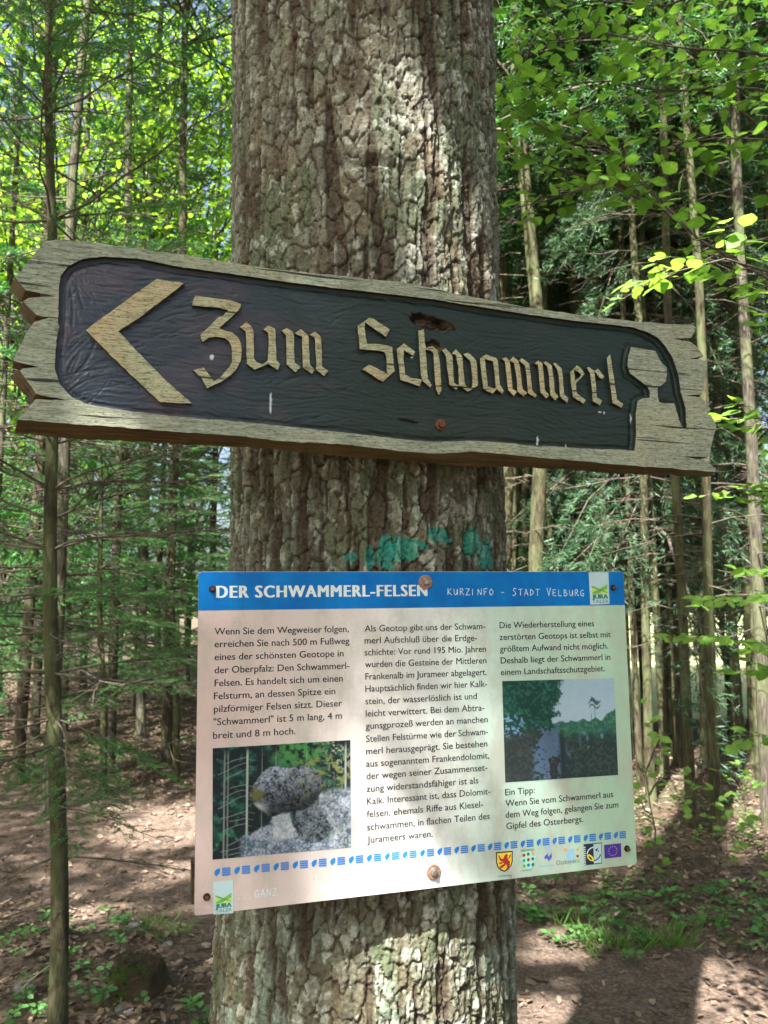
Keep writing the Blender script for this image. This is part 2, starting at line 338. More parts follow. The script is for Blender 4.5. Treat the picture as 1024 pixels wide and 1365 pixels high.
    # turquoise marking paint left on the plates
    for (bx, by, rx, ry) in ((468, 743, 8, 6), (493, 742, 6, 16), (515, 738, 11, 22), (540, 732, 20, 17), (583, 712, 14, 10), (630, 722, 12, 22), (648, 742, 12, 22), (565, 728, 8, 6), (600, 722, 6, 8)):
        r_ = ray(bx, by); A = r_[0]**2+r_[1]**2; o = CAMP-AX; B = r_[0]*o[0]+r_[1]*o[1]; Cc = o[0]**2+o[1]**2-.222**2
        tt = (-B-math.sqrt(max(B*B-A*Cc, 0)))/A; hp = CAMP+tt*r_
        ht = math.atan2(hp[1]-AX[1], hp[0]-AX[0]); k = 1.06/FPX; cosf = max(.3, abs(math.cos(ht+math.pi/2)))
        d = np.hypot((T-ht)*.222/(rx*k/cosf), (Z-hp[2])/(ry*k)) + .9*(per_noise(90, 22, 130, 4)-.5)+.35*(1-plate)
        pm = (ss(1.25, 1.0, d)*ss(.34, .5, per_noise(220, 110, 133, 3)+.25*plate)*.72)[..., None]; col = col*(1-pm)+np.array([.02, .27, .2])*pm
    vcol(me, 'col', col.reshape(-1, 3)); return me
tr = thing('spruce_tree', 'thick old spruce trunk with flaking bark carrying both signs', 'tree', (0, 0, 0))
link('trunk', build_trunk(), tr, [M['bark']])

# ------------------------------------------------------------------ carved wooden arrow board
def subdiv(pts, step=6.0):
    out = []
    for i in range(len(pts)):
        a = np.array(pts[i], float); b2 = np.array(pts[(i+1) % len(pts)], float); k = max(1, int(np.hypot(*(b2-a)[:2])/step))
        for j in range(k): out.append(tuple(a+(b2-a)*j/k))
    return out
OUT = [(59.5, 321.5), (78, 318.8), (125, 323), (219, 336), (320, 351.5), (365, 359), (440, 366), (505, 373.5), (530, 375), (581, 385), (606, 391.6), (660, 401), (700, 409), (760, 418), (817, 425), (880, 431), (922.7, 433), (928, 436),
 (927, 440), (921.5, 450), (898.5, 451), (920, 455.2), (927.7, 460.8), (938.7, 474.6), (920, 478), (939.2, 481), (943, 483), (941, 499), (936, 526), (909, 526.2), (935.4, 530), (948.5, 546), (937, 551.3), (947.7, 553), (955.4, 567), (945, 609), (910.8, 608.7), (940, 614), (955, 625), (954, 629),
 (820, 619), (780, 615.6), (700, 608), (632, 601.6), (579, 604.7), (538, 601.6), (459, 592.5), (365, 587), (320, 581), (240, 576), (130, 567), (60, 562), (23.4, 559),
 (47.8, 532), (93.5, 534), (47.8, 524.6), (26.6, 493.8), (29.7, 491.2), (52, 489.3), (18, 481), (36, 441.7), (45.7, 429), (64.8, 423.9), (48.4, 419.4), (30.8, 401.4), (38, 397.2), (73.3, 395), (34, 386.5), (20.4, 369.5)]
BACK = {(954, 629): (948, 635), (820, 619): (820, 631.5), (780, 615.6): (780, 627.5), (700, 608): (700, 623), (632, 601.6): (628, 622), (579, 604.7): (579, 618), (538, 601.6): (538, 614), (459, 592.5): (459, 609), (365, 587): (365, 598.5), (320, 581): (320, 596), (240, 576): (240, 592), (130, 567): (130, 586), (60, 562): (60, 581), (23.4, 559): (20, 577),
 (20.4, 369.5): (13, 384), (34, 386.5): (27.5, 402), (30.8, 401.4): (24.5, 415), (48.4, 419.4): (43, 434), (18, 481): (16.5, 490), (26.6, 493.8): (13, 501), (47.8, 524.6): (42, 538)}
FIELD = [(140, 341.6), (187.5, 345), (240, 355.6), (320, 366.5), (374, 374.4), (440, 383), (512, 391), (579, 399), (640, 409), (691, 417), (740, 424), (780, 429), (820, 433), (843, 436), (863, 442.3), (877, 450), (887.7, 462.3), (897, 477.7), (904.6, 499.2), (907.7, 522.3), (914, 543.8), (915.4, 570), (910, 570.3), (906, 560.8), (899, 537.7), (886, 538), (879, 536), (877, 528.5), (877, 517.7), (887.7, 508.5), (889, 499), (888.5, 489), (883, 484.6), (878.5, 477.7), (873.8, 467.7), (860, 465.5), (841.5, 462.3), (837.7, 474.6), (836.6, 487), (840, 497.7), (857, 510), (864, 516), (866.5, 524), (866, 530), (857, 531), (850, 534.6), (847.5, 552), (848, 580), (846, 601), (820, 599), (780, 598), (700, 592.5), (660, 589), (625, 587.5), (579, 589), (540, 586), (460, 576.6), (365, 566.5), (300, 560), (240, 555.6), (180, 549), (130, 541.6), (114.7, 538), (95.6, 529), (79.7, 512), (73.3, 492.7), (73.3, 471.5), (77.5, 437.5), (78.6, 382), (80.7, 368), (91, 354.6), (110.5, 345)]
TH, DEP = .045, .0065
sign = thing('carved_wooden_sign', 'long carved wooden arrow board reading Zum Schwammerl nailed to the thick trunk', 'sign', M=SMAT)
def sdf_poly(px, py, poly):
    """signed distance (inside positive)"""
    P = np.array(poly); d = np.full(px.shape, 1e9); ins = np.zeros(px.shape, bool)
    for i in range(len(P)):
        a = P[i]; b2 = P[(i+1) % len(P)]; ab = b2-a; t = np.clip(((px-a[0])*ab[0]+(py-a[1])*ab[1])/(ab@ab+1e-12), 0, 1)
        d = np.minimum(d, np.hypot(px-a[0]-t*ab[0], py-a[1]-t*ab[1]))
        c1 = (a[1] > py) != (b2[1] > py); xi = a[0]+(py-a[1])/(b2[1]-a[1]+1e-12)*ab[0]; ins ^= c1 & (px < xi)
    return np.where(ins, d, -d)
def plank():
    F, B = [], []
    for i, p_ in enumerate(OUT):
        q_ = OUT[(i+1) % len(OUT)]; L = math.hypot(q_[0]-p_[0], q_[1]-p_[1]); k = max(1, int(L/9))
        def bk(pt):
            if pt in BACK: return suv(*BACK[pt], -TH)
            return suv(*pt)
        f0, f1 = np.array(suv(*p_)), np.array(suv(*q_)); b0, b1 = np.array(bk(p_)), np.array(bk(q_))
        for j in range(k):
            t = j/k; jit = RS.randn(2)*.0004 if j else 0
            F.append(f0+(f1-f0)*t+jit); B.append(b0+(b1-b0)*t+jit*2)
    H = [np.array(suv(*h_))+RS.randn(2)*.0002 for h_ in subdiv(FIELD, 5)]
    nF, nH = len(F), len(H); v = [(*f, 0) for f in F]+[(*h_, 0) for h_ in H]+[(*b2, -TH) for b2 in B]+[(*h_, -DEP-.004) for h_ in H]
    tess = tessellate_polygon([[Vector((*f, 0)) for f in F], [Vector((*h_, 0)) for h_ in H]])
    fa, mi = [], []
    for t in tess:
        a, b2, c_ = (np.array(v[i][:2]) for i in t); cr = (b2-a)[0]*(c_-a)[1]-(b2-a)[1]*(c_-a)[0]
        if abs(cr) < 1e-10: continue
        fa.append(tuple(t) if cr > 0 else tuple(t[::-1])); mi.append(0)
    o0 = nF+nH
    for i in range(nF):
        j = (i+1) % nF; fa.append((i, j, o0+j, o0+i)); mi.append(1)
    for i in range(nH):
        j = (i+1) % nH; fa.append((nF+i, nF+j, o0+nF+j, o0+nF+i)); mi.append(2)
    tb = tessellate_polygon([[Vector((*b2, 0)) for b2 in B]])
    for t in tb: fa.append(tuple(o0+k for k in t)); mi.append(1)
    me = bpy.data.meshes.new('plank'); me.from_pydata(v, [], fa); me.update()
    for p_, k in zip(me.polygons, mi): p_.material_index = k
    # top edge is weathered grey rather than cut brown
    for p_ in me.polygons:
        if p_.material_index == 1 and abs(p_.normal.z) < .7 and (p_.center.y > suv(500, 470)[1] and abs(p_.center.x) < .40): p_.material_index = 0
    import bmesh
    bm = bmesh.new(); bm.from_mesh(me); bmesh.ops.recalc_face_normals(bm, faces=bm.faces)
    ed = [e for e in bm.edges if len(e.link_faces) == 2 and all(abs(v_.co.z) < 1e-6 for v_ in e.verts) and e.calc_face_angle(0) > .6]
    bmesh.ops.bevel(bm, geom=ed, offset=.0014, segments=2, profile=.5, affect='EDGES', clamp_overlap=True)
    bm.to_mesh(me); bm.free(); return me
link('plank', plank(), sign, [M['wood'], M['cut'], M['groove']])
LET = {}
def tr_(x0, y0, s, *polys): return [[(x0+x/s, y0+y/s) for x, y in p_] for p_ in polys]
LETTERS = [
 ('arrow', [tr_(100, 360, 6.4, [(90, 512), (230, 405), (380, 300), (520, 195), (700, 72), (800, 90), (935, 110), (700, 290), (540, 410), (370, 520), (520, 680), (760, 925), (1000, 1138), (725, 1128), (560, 970), (400, 820), (230, 650)])]),
 ('letter_z', [tr_(245, 380, 9.1, [(140, 120), (420, 165), (560, 180), (695, 225), (680, 285), (590, 380), (430, 520), (500, 550), (590, 570), (665, 640), (700, 730), (705, 830), (690, 920), (640, 1020), (560, 1100), (460, 1170), (285, 1250), (215, 1130), (115, 1030), (240, 995), (370, 1165), (450, 1110), (550, 1000), (585, 930), (585, 750), (550, 680), (490, 640), (380, 625), (300, 640), (230, 690), (200, 600), (250, 555), (330, 480), (420, 385), (480, 370), (540, 300), (440, 275), (300, 260), (95, 245)])]),
 ('letter_u', [tr_(310, 420, 7.314, [(75, 115), (135, 65), (185, 110), (205, 150), (212, 420), (240, 460), (290, 480), (345, 440), (355, 220), (345, 170), (300, 140), (350, 100), (415, 130), (430, 435), (465, 480), (440, 530), (350, 475), (215, 530), (140, 470), (130, 160)])]),
 ('letter_m', [tr_(310, 420, 7.314, p_) for p_ in ([(480, 150), (535, 122), (590, 162), (602, 200), (608, 455), (670, 505), (615, 558), (530, 480), (525, 200)], [(610, 178), (668, 132), (735, 185), (745, 215), (758, 480), (805, 530), (775, 572), (690, 510), (680, 210)], [(755, 190), (808, 155), (865, 205), (880, 500), (940, 540), (895, 592), (815, 530), (820, 480), (805, 215)])]),
 ('letter_s', [tr_(465, 410, 7.314, [(88, 175), (200, 98), (245, 108), (402, 212), (365, 282), (160, 145), (155, 200), (180, 350), (300, 355), (370, 365), (425, 385), (432, 480), (448, 620), (330, 722), (135, 600), (200, 555), (375, 640), (368, 480), (350, 430), (300, 420), (110, 405), (95, 260)])]),
 ('letter_c', [tr_(465, 410, 7.314, [(470, 400), (540, 350), (650, 425), (632, 468), (540, 415), (535, 500), (552, 650), (620, 685), (715, 700), (690, 765), (505, 700), (480, 520)])]),
 ('letter_h', [tr_(465, 410, 7.314, p_) for p_ in ([(680, 225), (735, 210), (745, 300), (775, 690), (812, 755), (795, 782), (725, 715), (705, 640), (690, 400)], [(745, 395), (820, 370), (870, 415), (892, 520), (910, 800), (880, 850), (855, 800), (840, 620), (830, 450), (800, 415), (750, 408)])]),
 ('letter_w', [tr_(580, 450, 10.24, p_) for p_ in ([(100, 170), (150, 140), (215, 210), (240, 240), (265, 610), (300, 635), (345, 645), (290, 712), (200, 640), (185, 500), (150, 250)], [(235, 215), (290, 155), (360, 230), (378, 260), (412, 630), (440, 670), (520, 680), (450, 735), (335, 645), (325, 400), (290, 235)], [(390, 225), (455, 195), (550, 280), (575, 320), (595, 650), (510, 705), (450, 735), (440, 700), (515, 665), (520, 520), (490, 320)])]),
 ('letter_a', [tr_(580, 450, 10.24, [(615, 285), (700, 230), (840, 275), (860, 310), (890, 640), (940, 720), (920, 765), (840, 700), (790, 765), (665, 700), (640, 500)], [(685, 290), (795, 320), (815, 480), (835, 690), (790, 690), (725, 660), (705, 500)])]),
 ('letter_m', [tr_(660, 460, 9.31, p_) for p_ in ([(90, 170), (140, 150), (185, 185), (200, 300), (225, 545), (280, 575), (235, 628), (170, 560), (150, 400), (125, 200)], [(185, 190), (232, 140), (300, 195), (325, 340), (350, 550), (410, 590), (360, 635), (285, 575), (280, 420), (240, 220)], [(310, 190), (340, 155), (430, 225), (445, 330), (470, 560), (530, 620), (500, 650), (415, 590), (400, 400), (380, 250)])]),
 ('letter_m', [tr_(660, 460, 9.31, p_) for p_ in ([(495, 225), (545, 185), (595, 225), (610, 400), (625, 560), (680, 620), (640, 660), (570, 590), (548, 330), (540, 250)], [(605, 215), (640, 195), (710, 250), (740, 450), (745, 580), (800, 635), (755, 685), (690, 620), (680, 400), (655, 265)], [(730, 230), (755, 215), (835, 285), (850, 400), (865, 600), (920, 655), (905, 715), (815, 640), (800, 380), (775, 290)])]),
 ('letter_e', [tr_(750, 460, 10.24, [(110, 375), (200, 275), (240, 290), (305, 385), (260, 440), (190, 520), (195, 610), (205, 660), (325, 745), (290, 795), (150, 710), (130, 560)], [(165, 335), (230, 370), (260, 405), (240, 435), (180, 488), (170, 400)])]),
 ('letter_r', [tr_(750, 460, 10.24, p_) for p_ in ([(340, 310), (365, 295), (440, 350), (465, 560), (475, 710), (545, 755), (515, 820), (420, 765), (405, 560), (380, 380)], [(440, 345), (495, 320), (580, 430), (550, 462), (515, 445)])]),
 ('letter_l', [tr_(750, 460, 10.24, [(612, 175), (655, 125), (665, 170), (700, 400), (750, 740), (835, 800), (810, 852), (690, 790), (660, 560), (630, 330)])]),
]
def area(P): return .5*sum(P[i][0]*P[(i+1) % len(P)][1]-P[(i+1) % len(P)][0]*P[i][1] for i in range(len(P)))
def relief(groups, name):
    import bmesh
    bm = bmesh.new()
    for gi, loops in enumerate(groups):
        top = -.0004-.0003*gi
        L = [[suv(*p_) for p_ in subdiv(l, 5)] for l in loops]
        L = [[(x+RS.randn()*.00018, y+RS.randn()*.00018) for x, y in l] for l in L]
        allp = [p_ for l in L for p_ in l]
        vt = [bm.verts.new((x, y, top)) for x, y in allp]; vb = [bm.verts.new((x*1.0, y, -DEP-.004)) for x, y in allp]
        for t in tessellate_polygon([[Vector((x, y, 0)) for x, y in l] for l in L]):
            a, b2, c_ = (np.array(allp[i]) for i in t); cr = (b2-a)[0]*(c_-a)[1]-(b2-a)[1]*(c_-a)[0]
            if abs(cr) < 1e-11: continue
            try: bm.faces.new([vt[i] for i in (t if cr > 0 else t[::-1])])
            except ValueError: pass
        o = 0
        for l in L:
            m_ = len(l)
            for i in range(m_):
                j = (i+1) % m_
                f = bm.faces.new([vt[o+i], vt[o+j], vb[o+j], vb[o+i]]); f.material_index = 1
            o += m_
    bmesh.ops.recalc_face_normals(bm, faces=bm.faces)
    ed = [e for e in bm.edges if len(e.link_faces) == 2 and all(v_.co.z > -.003 for v_ in e.verts) and e.calc_face_angle(0) > .8]
    bmesh.ops.bevel(bm, geom=ed, offset=.0009, segments=2, profile=.5, affect='EDGES', clamp_overlap=True)
    me = bpy.data.meshes.new(name); bm.to_mesh(me); bm.free(); return me
for nm, groups in LETTERS:
    link(nm, relief(groups, nm), sign, [M['letterwood'], M['groove'] if nm != 'arrow' else M['cut']])
# carved, painted floor of the recess
def field_floor():
    fp = np.array([suv(*p_) for p_ in FIELD]); u0, v0 = fp.min(0)-.003; u1, v1 = fp.max(0)+.003; st = .00115
    us = np.arange(u0, u1, st); vs = np.arange(v0, v1, st); U, V = np.meshgrid(us, vs, indexing='ij')
    sd = sdf_poly(U, V, fp); h = np.zeros(U.shape)
    mask = sd > -.003
    inside = np.zeros(U.shape)
    G = np.zeros(U.shape)
    rs = np.random.RandomState(5)
    letterpts = np.array([suv(*p_) for _, g_ in LETTERS for l in g_ for pl in l for p_ in pl])
    for k in range(1900):
        cu = rs.uniform(u0, u1); cv = rs.uniform(v0, v1)
        e = min(cv-v0, v1-cv); near = np.min(np.hypot(letterpts[:, 0]-cu, letterpts[:, 1]-cv)) < .03
        L = rs.uniform(.018, .075)*(0.4 if near else 1); wd = rs.uniform(.0013, .0030); dp = rs.uniform(.0003, .0009)
        t_ = cu/(u1-u0)
        an = -.1+.35*math.sin(cu*26+1.3+cv*9)*(1 if cv > 0 else -.6)+rs.randn()*.10
        if cu < suv(120, 450)[0]: an += math.pi/2*math.exp(-((cu-u0)/.03)**2)*np.sign(cv+.0)*-1
        if near: an += rs.randn()*.15
        cur = rs.uniform(-8, 8)
        i0 = max(0, int((cu-L-u0)/st)); i1 = min(len(us), int((cu+L-u0)/st)+1); j0 = max(0, int((cv-L-v0)/st)); j1 = min(len(vs), int((cv+L-v0)/st)+1)
        if i1 <= i0 or j1 <= j0: continue
        a = U[i0:i1, j0:j1]-cu; b2 = V[i0:i1, j0:j1]-cv; x = a*math.cos(an)+b2*math.sin(an); y = -a*math.sin(an)+b2*math.cos(an)-cur*x*x
        g_ = dp*np.clip(1-(y/wd)**2, -.0, 1)*np.clip(1-(x/L)**2, 0, 1)**.5
        rim = dp*.5*np.exp(-((y-wd)/(wd*.35))**2)*np.clip(1-(x/L)**2, 0, 1)**.5
        G[i0:i1, j0:j1] = np.minimum(G[i0:i1, j0:j1], -g_)+rim*.5
    h = G + (fbm(U*40, V*160, 4)-.5)*.0007 + (fbm(U*15, V*15, 6)-.5)*.0012 + (fbm(U*28, V*420, 8, 2)-.5)*.0007
    # shallow border groove and round-up to the frame
    h -= .0014*np.exp(-((sd-.004)/.003)**2)
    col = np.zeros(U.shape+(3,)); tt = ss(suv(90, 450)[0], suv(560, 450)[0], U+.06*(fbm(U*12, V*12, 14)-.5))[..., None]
    left = np.array([.014, .025, .046]); midc = np.array([.011, .022, .032]); right = np.array([.008, .019, .014])  # left end bluer and lighter: sky reflection painted into the colour
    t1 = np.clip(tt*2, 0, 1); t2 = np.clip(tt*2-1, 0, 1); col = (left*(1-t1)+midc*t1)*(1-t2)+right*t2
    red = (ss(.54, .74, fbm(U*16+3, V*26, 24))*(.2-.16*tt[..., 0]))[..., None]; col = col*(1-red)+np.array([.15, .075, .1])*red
    lt = ss(.0004, .0012, h-(-.0006))[..., None]*.0; col = col
    wear = (ss(.0002, .0006, G)*ss(.3, .55, fbm(U*60, V*60, 34)))[..., None]*.55; col = col*(1-wear)+np.array([.13, .15, .15])*wear
    def blob(x, y, rx, ry, dep, c_, ns, seed=3):
        nonlocal h, col
        bu, bv = suv(x, y); k = 1.0/FPX*1.02
        d = np.hypot((U-bu+ .25*(V-bv))/(rx*k), (V-bv+.12*(U-bu))/(ry*k))+ns*(fbm(U*70, V*160, seed)-.5)
        m_ = ss(1.05, .8, d); h = h-dep*m_*(.5+fbm(U*60, V*260, seed+1)); mm = ss(1.0, .9, d)[..., None]
        cc_ = np.array(c_)*(.35+1.5*ss(.45, .75, fbm(U*60, V*300, seed+4)))[..., None]
        col = col*(1-mm)+cc_*mm
    blob(575, 427, 29, 11, .012, (.05, .026, .014), 1.0); blob(600, 431, 12, 6, .008, (.1, .065, .04), 1.0, 9)
    blob(583, 458, 9, 8, .006, (.13, .05, .02), .9, 13); blob(571, 456, 5, 4, .007, (.03, .015, .01), .6, 17)
    blob(548, 560, 16, 1.8, .004, (.012, .01, .008), .5, 19)
    for x, y, rx, ry in ((283, 474, 3, 4), (362, 535, 1.6, 15), (720, 588, 1.6, 9), (758, 594, 1.2, 5), (803, 548, 3, 1.6), (551, 474, 2, 2.5), (809, 549, 1.5, 2.5), (845, 556, 1.3, 8)):
        bu, bv = suv(x, y); k = 1.0/FPX; d = np.hypot((U-bu)/(rx*k), (V-bv)/(ry*k))+.5*(fbm(U*300, V*300, 40)-.5); mm = (ss(1.1, .8, d)*.8)[..., None]; col = col*(1-mm)+np.array([.6, .66, .72])*mm
    Z = -DEP+h
    nu, nv = U.shape; idm = -np.ones(nu*nv, int); keep = np.where(mask.ravel())[0]; idm[keep] = np.arange(len(keep)); I = idm.reshape(nu, nv)
    q_ = np.stack([I[:-1, :-1], I[1:, :-1], I[1:, 1:], I[:-1, 1:]], -1).reshape(-1, 4); q_ = q_[(q_ >= 0).all(1)]
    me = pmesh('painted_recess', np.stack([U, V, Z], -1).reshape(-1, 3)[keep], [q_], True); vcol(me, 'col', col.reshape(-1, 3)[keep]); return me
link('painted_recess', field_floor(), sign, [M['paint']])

def revolve(prof, seg=28, name='bolt'):
    v = []; f = []
    for r, z in prof:
        for k in range(seg): a = 2*math.pi*k/seg; v.append((r*math.cos(a), r*math.sin(a), z))
    m_ = len(prof)
    for i in range(m_-1):
        for k in range(seg): f.append((i*seg+k, i*seg+(k+1) % seg, (i+1)*seg+(k+1) % seg, (i+1)*seg+k))
    f.append(tuple(range((m_-1)*seg, m_*seg)))
    me = bpy.data.meshes.new(name); me.from_pydata(v, [], f); me.update(); return me
def T(u, v, w=0): return Matrix.Translation((u, v, w))
def bolt(parent, u, v, w, wr, hr, name='bolt', washer='washer', head='rust', sides=6):
    wa = link(name, revolve([(wr, 0), (wr, .0014), (wr*.93, .002), (hr*1.3, .002), (hr*1.15, .0028)], 30, 'washer'), parent, [M[washer]], T(u, v, w))
    hd = link('bolt_head', revolve([(hr, .002), (hr, .0055), (hr*.85, .0068), (hr*.3, .007)], sides, 'bolt_head'), wa, [M[head]], Matrix.Rotation(.3, 4, 'Z'))
    return wa
u, v = suv(590, 565); bolt(sign, u, v, -DEP-.0005, .0078, .0052, 'bolt', 'rust', 'rust')
# wooden knot in the frame at the left
u, v = suv(73, 436); link('knot', revolve([(.0055, -.002), (.0055, .0006), (.0045, .0011), (.0015, .0013)], 20, 'knot'), sign, [M['wood']], T(u, v, -.0006))

# ------------------------------------------------------------------ information panel
panel = thing('info_board', 'blue headed information panel in German about the mushroom shaped rock', 'sign', M=BMAT)
W2, H2 = .300, abs(buv(548, 762)[1]-buv(548, 1187)[1])/2
cu = [(float((c_-BP)@BU), float((c_-BP)@BV)) for c_ in corn]
W2 = (cu[1][0]-cu[0][0]+cu[2][0]-cu[3][0])/4; H2 = (cu[0][1]+cu[1][1]-cu[2][1]-cu[3][1])/4
def rrect(w_, h_, r, k=5):
    P = []
    for cx, cy, a0 in ((w_-r, h_-r, 0), (-w_+r, h_-r, 90), (-w_+r, -h_+r, 180), (w_-r, -h_+r, 270)):
        for i in range(k+1): a = math.radians(a0+90*i/k); P.append((cx+r*math.cos(a), cy+r*math.sin(a)))
    return P
def extr(P, z0, z1, name):
    m_ = len(P); v = [(x, y, z1) for x, y in P]+[(x, y, z0) for x, y in P]
    f = [tuple(range(m_)), tuple(range(2*m_-1, m_-1, -1))]+[(i, m_+i, m_+(i+1) % m_, (i+1) % m_) for i in range(m_)]
    me = bpy.data.meshes.new(name); me.from_pydata(v, [], f); me.update()
    for i, p_ in enumerate(me.polygons): p_.material_index = 0 if i == 0 else 1
    return me
link('panel_sheet', extr(rrect(W2, H2, .004), -.003, 0, 'panel_sheet'), panel, [M['panel'], M['core']])
def poly_obj(name, polys, m_, z=.0003, parent=None, co='px'):
    v = []; f = []
    for P in polys:
        Q = [buv(*p_) for p_ in P] if co == 'px' else P
        if area(Q) < 0: Q = Q[::-1]
        f.append(tuple(range(len(v), len(v)+len(Q)))); v += [(x, y, z) for x, y in Q]
    me = bpy.data.meshes.new(name); me.from_pydata(v, [], f); me.update()
    return link(name, me, parent or panel, [M[m_]])
hb = buv(264, 814)[1]; rr = rrect(W2, H2, .004)
band = [(x, y) for x, y in rr if y > 0]; band = [(W2-.0004 if abs(x-W2) < 1e-6 else x, y-.0004) for x, y in band]+[(-W2, hb), (W2, hb)]
poly_obj('header_band', [band], 'blue', .0002, co='uv')
def glyphs(body, bold, name, track=1.0):
    """lettering mesh, em = cap height 1; bold repeats the print side by side"""
    def one(t_):
        cu_ = bpy.data.curves.new(name, 'FONT'); cu_.body = t_; cu_.size = 1.0; cu_.resolution_u = 3; cu_.fill_mode = 'FRONT'; cu_.space_character = track
        tmp = bpy.data.objects.new('tmp', cu_); COL.objects.link(tmp); me = bpy.data.meshes.new_from_object(tmp); bpy.data.objects.remove(tmp)
        co = np.zeros(len(me.vertices)*3, dtype=np.float32); me.vertices.foreach_get('co', co); return me, co.reshape(-1, 3).copy()
    m0, c0 = one('H'); cap_ = c0[:, 1].max()-c0[:, 1].min(); bpy.data.meshes.remove(m0)
    me, co = one(body); co = co/cap_; fs = [tuple(p_.vertices) for p_ in me.polygons]; bpy.data.meshes.remove(me)
    V, F = [], []; n_ = len(co); k = 3 if bold > .05 else (2 if bold > 0 else 1)
    for j in range(k):
        c_ = co.copy(); c_[:, 0] += (j-(k-1)/2)*bold; c_[:, 2] = j*.001
        V.append(c_); F += [tuple(i+j*n_ for i in f) for f in fs]
    me = bpy.data.meshes.new(name); V = np.concatenate(V); me.from_pydata(V.tolist(), [], F); me.update(); return me, V
def text_obj(body, x0, yb, x1, cap, m_='black_print', bold=0.0, z=.0004, parent=None, name='text_line', track=1.0):
    me, co = glyphs(body, bold, name, track); mn, mx = co[:, 0].min(), co[:, 0].max()
    a = buv(x0, yb); b2 = buv(x1, yb); wid = b2[0]-a[0]
    co[:, 0] = (co[:, 0]-mn)*wid/(mx-mn); co[:, 1] *= cap; co[:, 2] *= .01
    me.vertices.foreach_set('co', co.astype(np.float32).ravel()); me.update()
    return link(name, me, parent or panel, [M[m_]], T(a[0], a[1], z))
capm = (buv(290, 837)[1]-buv(290, 846)[1])
C1 = [("Wenn Sie dem Wegweiser folgen,", 286, 846.2, 465), ("erreichen Sie nach 500 m Fußweg", 286, 863, 466), ("eines der schönsten Geotope in", 286, 880.2, 458), ("der Oberpfalz: Den Schwammerl-", 286, 897.7, 466), ("Felsen. Es handelt sich um einen", 286, 915, 457), ("Felsturm, an dessen Spitze ein", 285, 932.4, 447), ("pilzförmiger Felsen sitzt. Dieser", 285, 949.6, 456), ("\"Schwammerl\" ist 5 m lang, 4 m", 284.5, 967, 456), ("breit und 8 m hoch.", 284, 985, 394)]
C2 = [("Als Geotop gibt uns der Schwam-", 486, 842, 647), ("merl Aufschluß über die Erdge-", 486, 858, 636), ("schichte: Vor rund 195 Mio. Jahren", 486, 873.8, 648), ("wurden die Gesteine der Mittleren", 486.5, 889.8, 648.5), ("Frankenalb im Jurameer abgelagert.", 487, 906, 649), ("Hauptsächlich finden wir hier Kalk-", 487, 922.4, 649.5), ("stein, der wasserlöslich ist und", 487, 939, 636), ("leicht verwittert. Bei dem Abtra-", 487.5, 955.4, 646), ("gunsgprozeß werden an manchen", 487.5, 972, 650.5), ("Stellen Felstürme wie der Schwam-", 488, 989.2, 651), ("merl herausgeprägt. Sie bestehen", 488, 1005.8, 650), ("aus sogenanntem Frankendolomit,", 488, 1022.5, 652.5), ("der wegen seiner Zusammenset-", 488.5, 1039, 650), ("zung widerstandsfähiger ist als", 488.5, 1056, 638), ("Kalk. Interessant ist, dass Dolomit-", 489, 1072.6, 654), ("felsen, ehemals Riffe aus Kiesel-", 489, 1089.7, 644.5), ("schwämmen, in flachen Teilen des", 489.5, 1107, 653.5), ("Jurameers waren.", 489.5, 1124, 577)]
C3 = [("Die Wiederherstellung eines", 666, 837.5, 792), ("zerstörten Geotops ist selbst mit", 666, 853.2, 814.5), ("größtem Aufwand nicht möglich.", 666.5, 869, 811), ("Deshalb liegt der Schwammerl in", 667.5, 884.6, 814), ("einem Landschaftsschutzgebiet.", 667.5, 900.2, 806.5), ("Ein Tipp:", 673.5, 1060.4, 713), ("Wenn Sie vom Schwammerl aus", 674, 1075.2, 818), ("dem Weg folgen, gelangen Sie zum", 674, 1090.4, 825), ("Gipfel des Osterbergs.", 675, 1105.6, 778)]
for L_ in (C1, C2, C3):
    for t_, x0, yb, x1 in L_: text_obj(t_, x0, yb, x1, capm*1.0, bold=.022)
text_obj("DER SCHWAMMERL-FELSEN", 288, 797, 570, buv(290, 781)[1]-buv(290, 797)[1], 'white_print', .075, name='title_lettering', track=1.16)
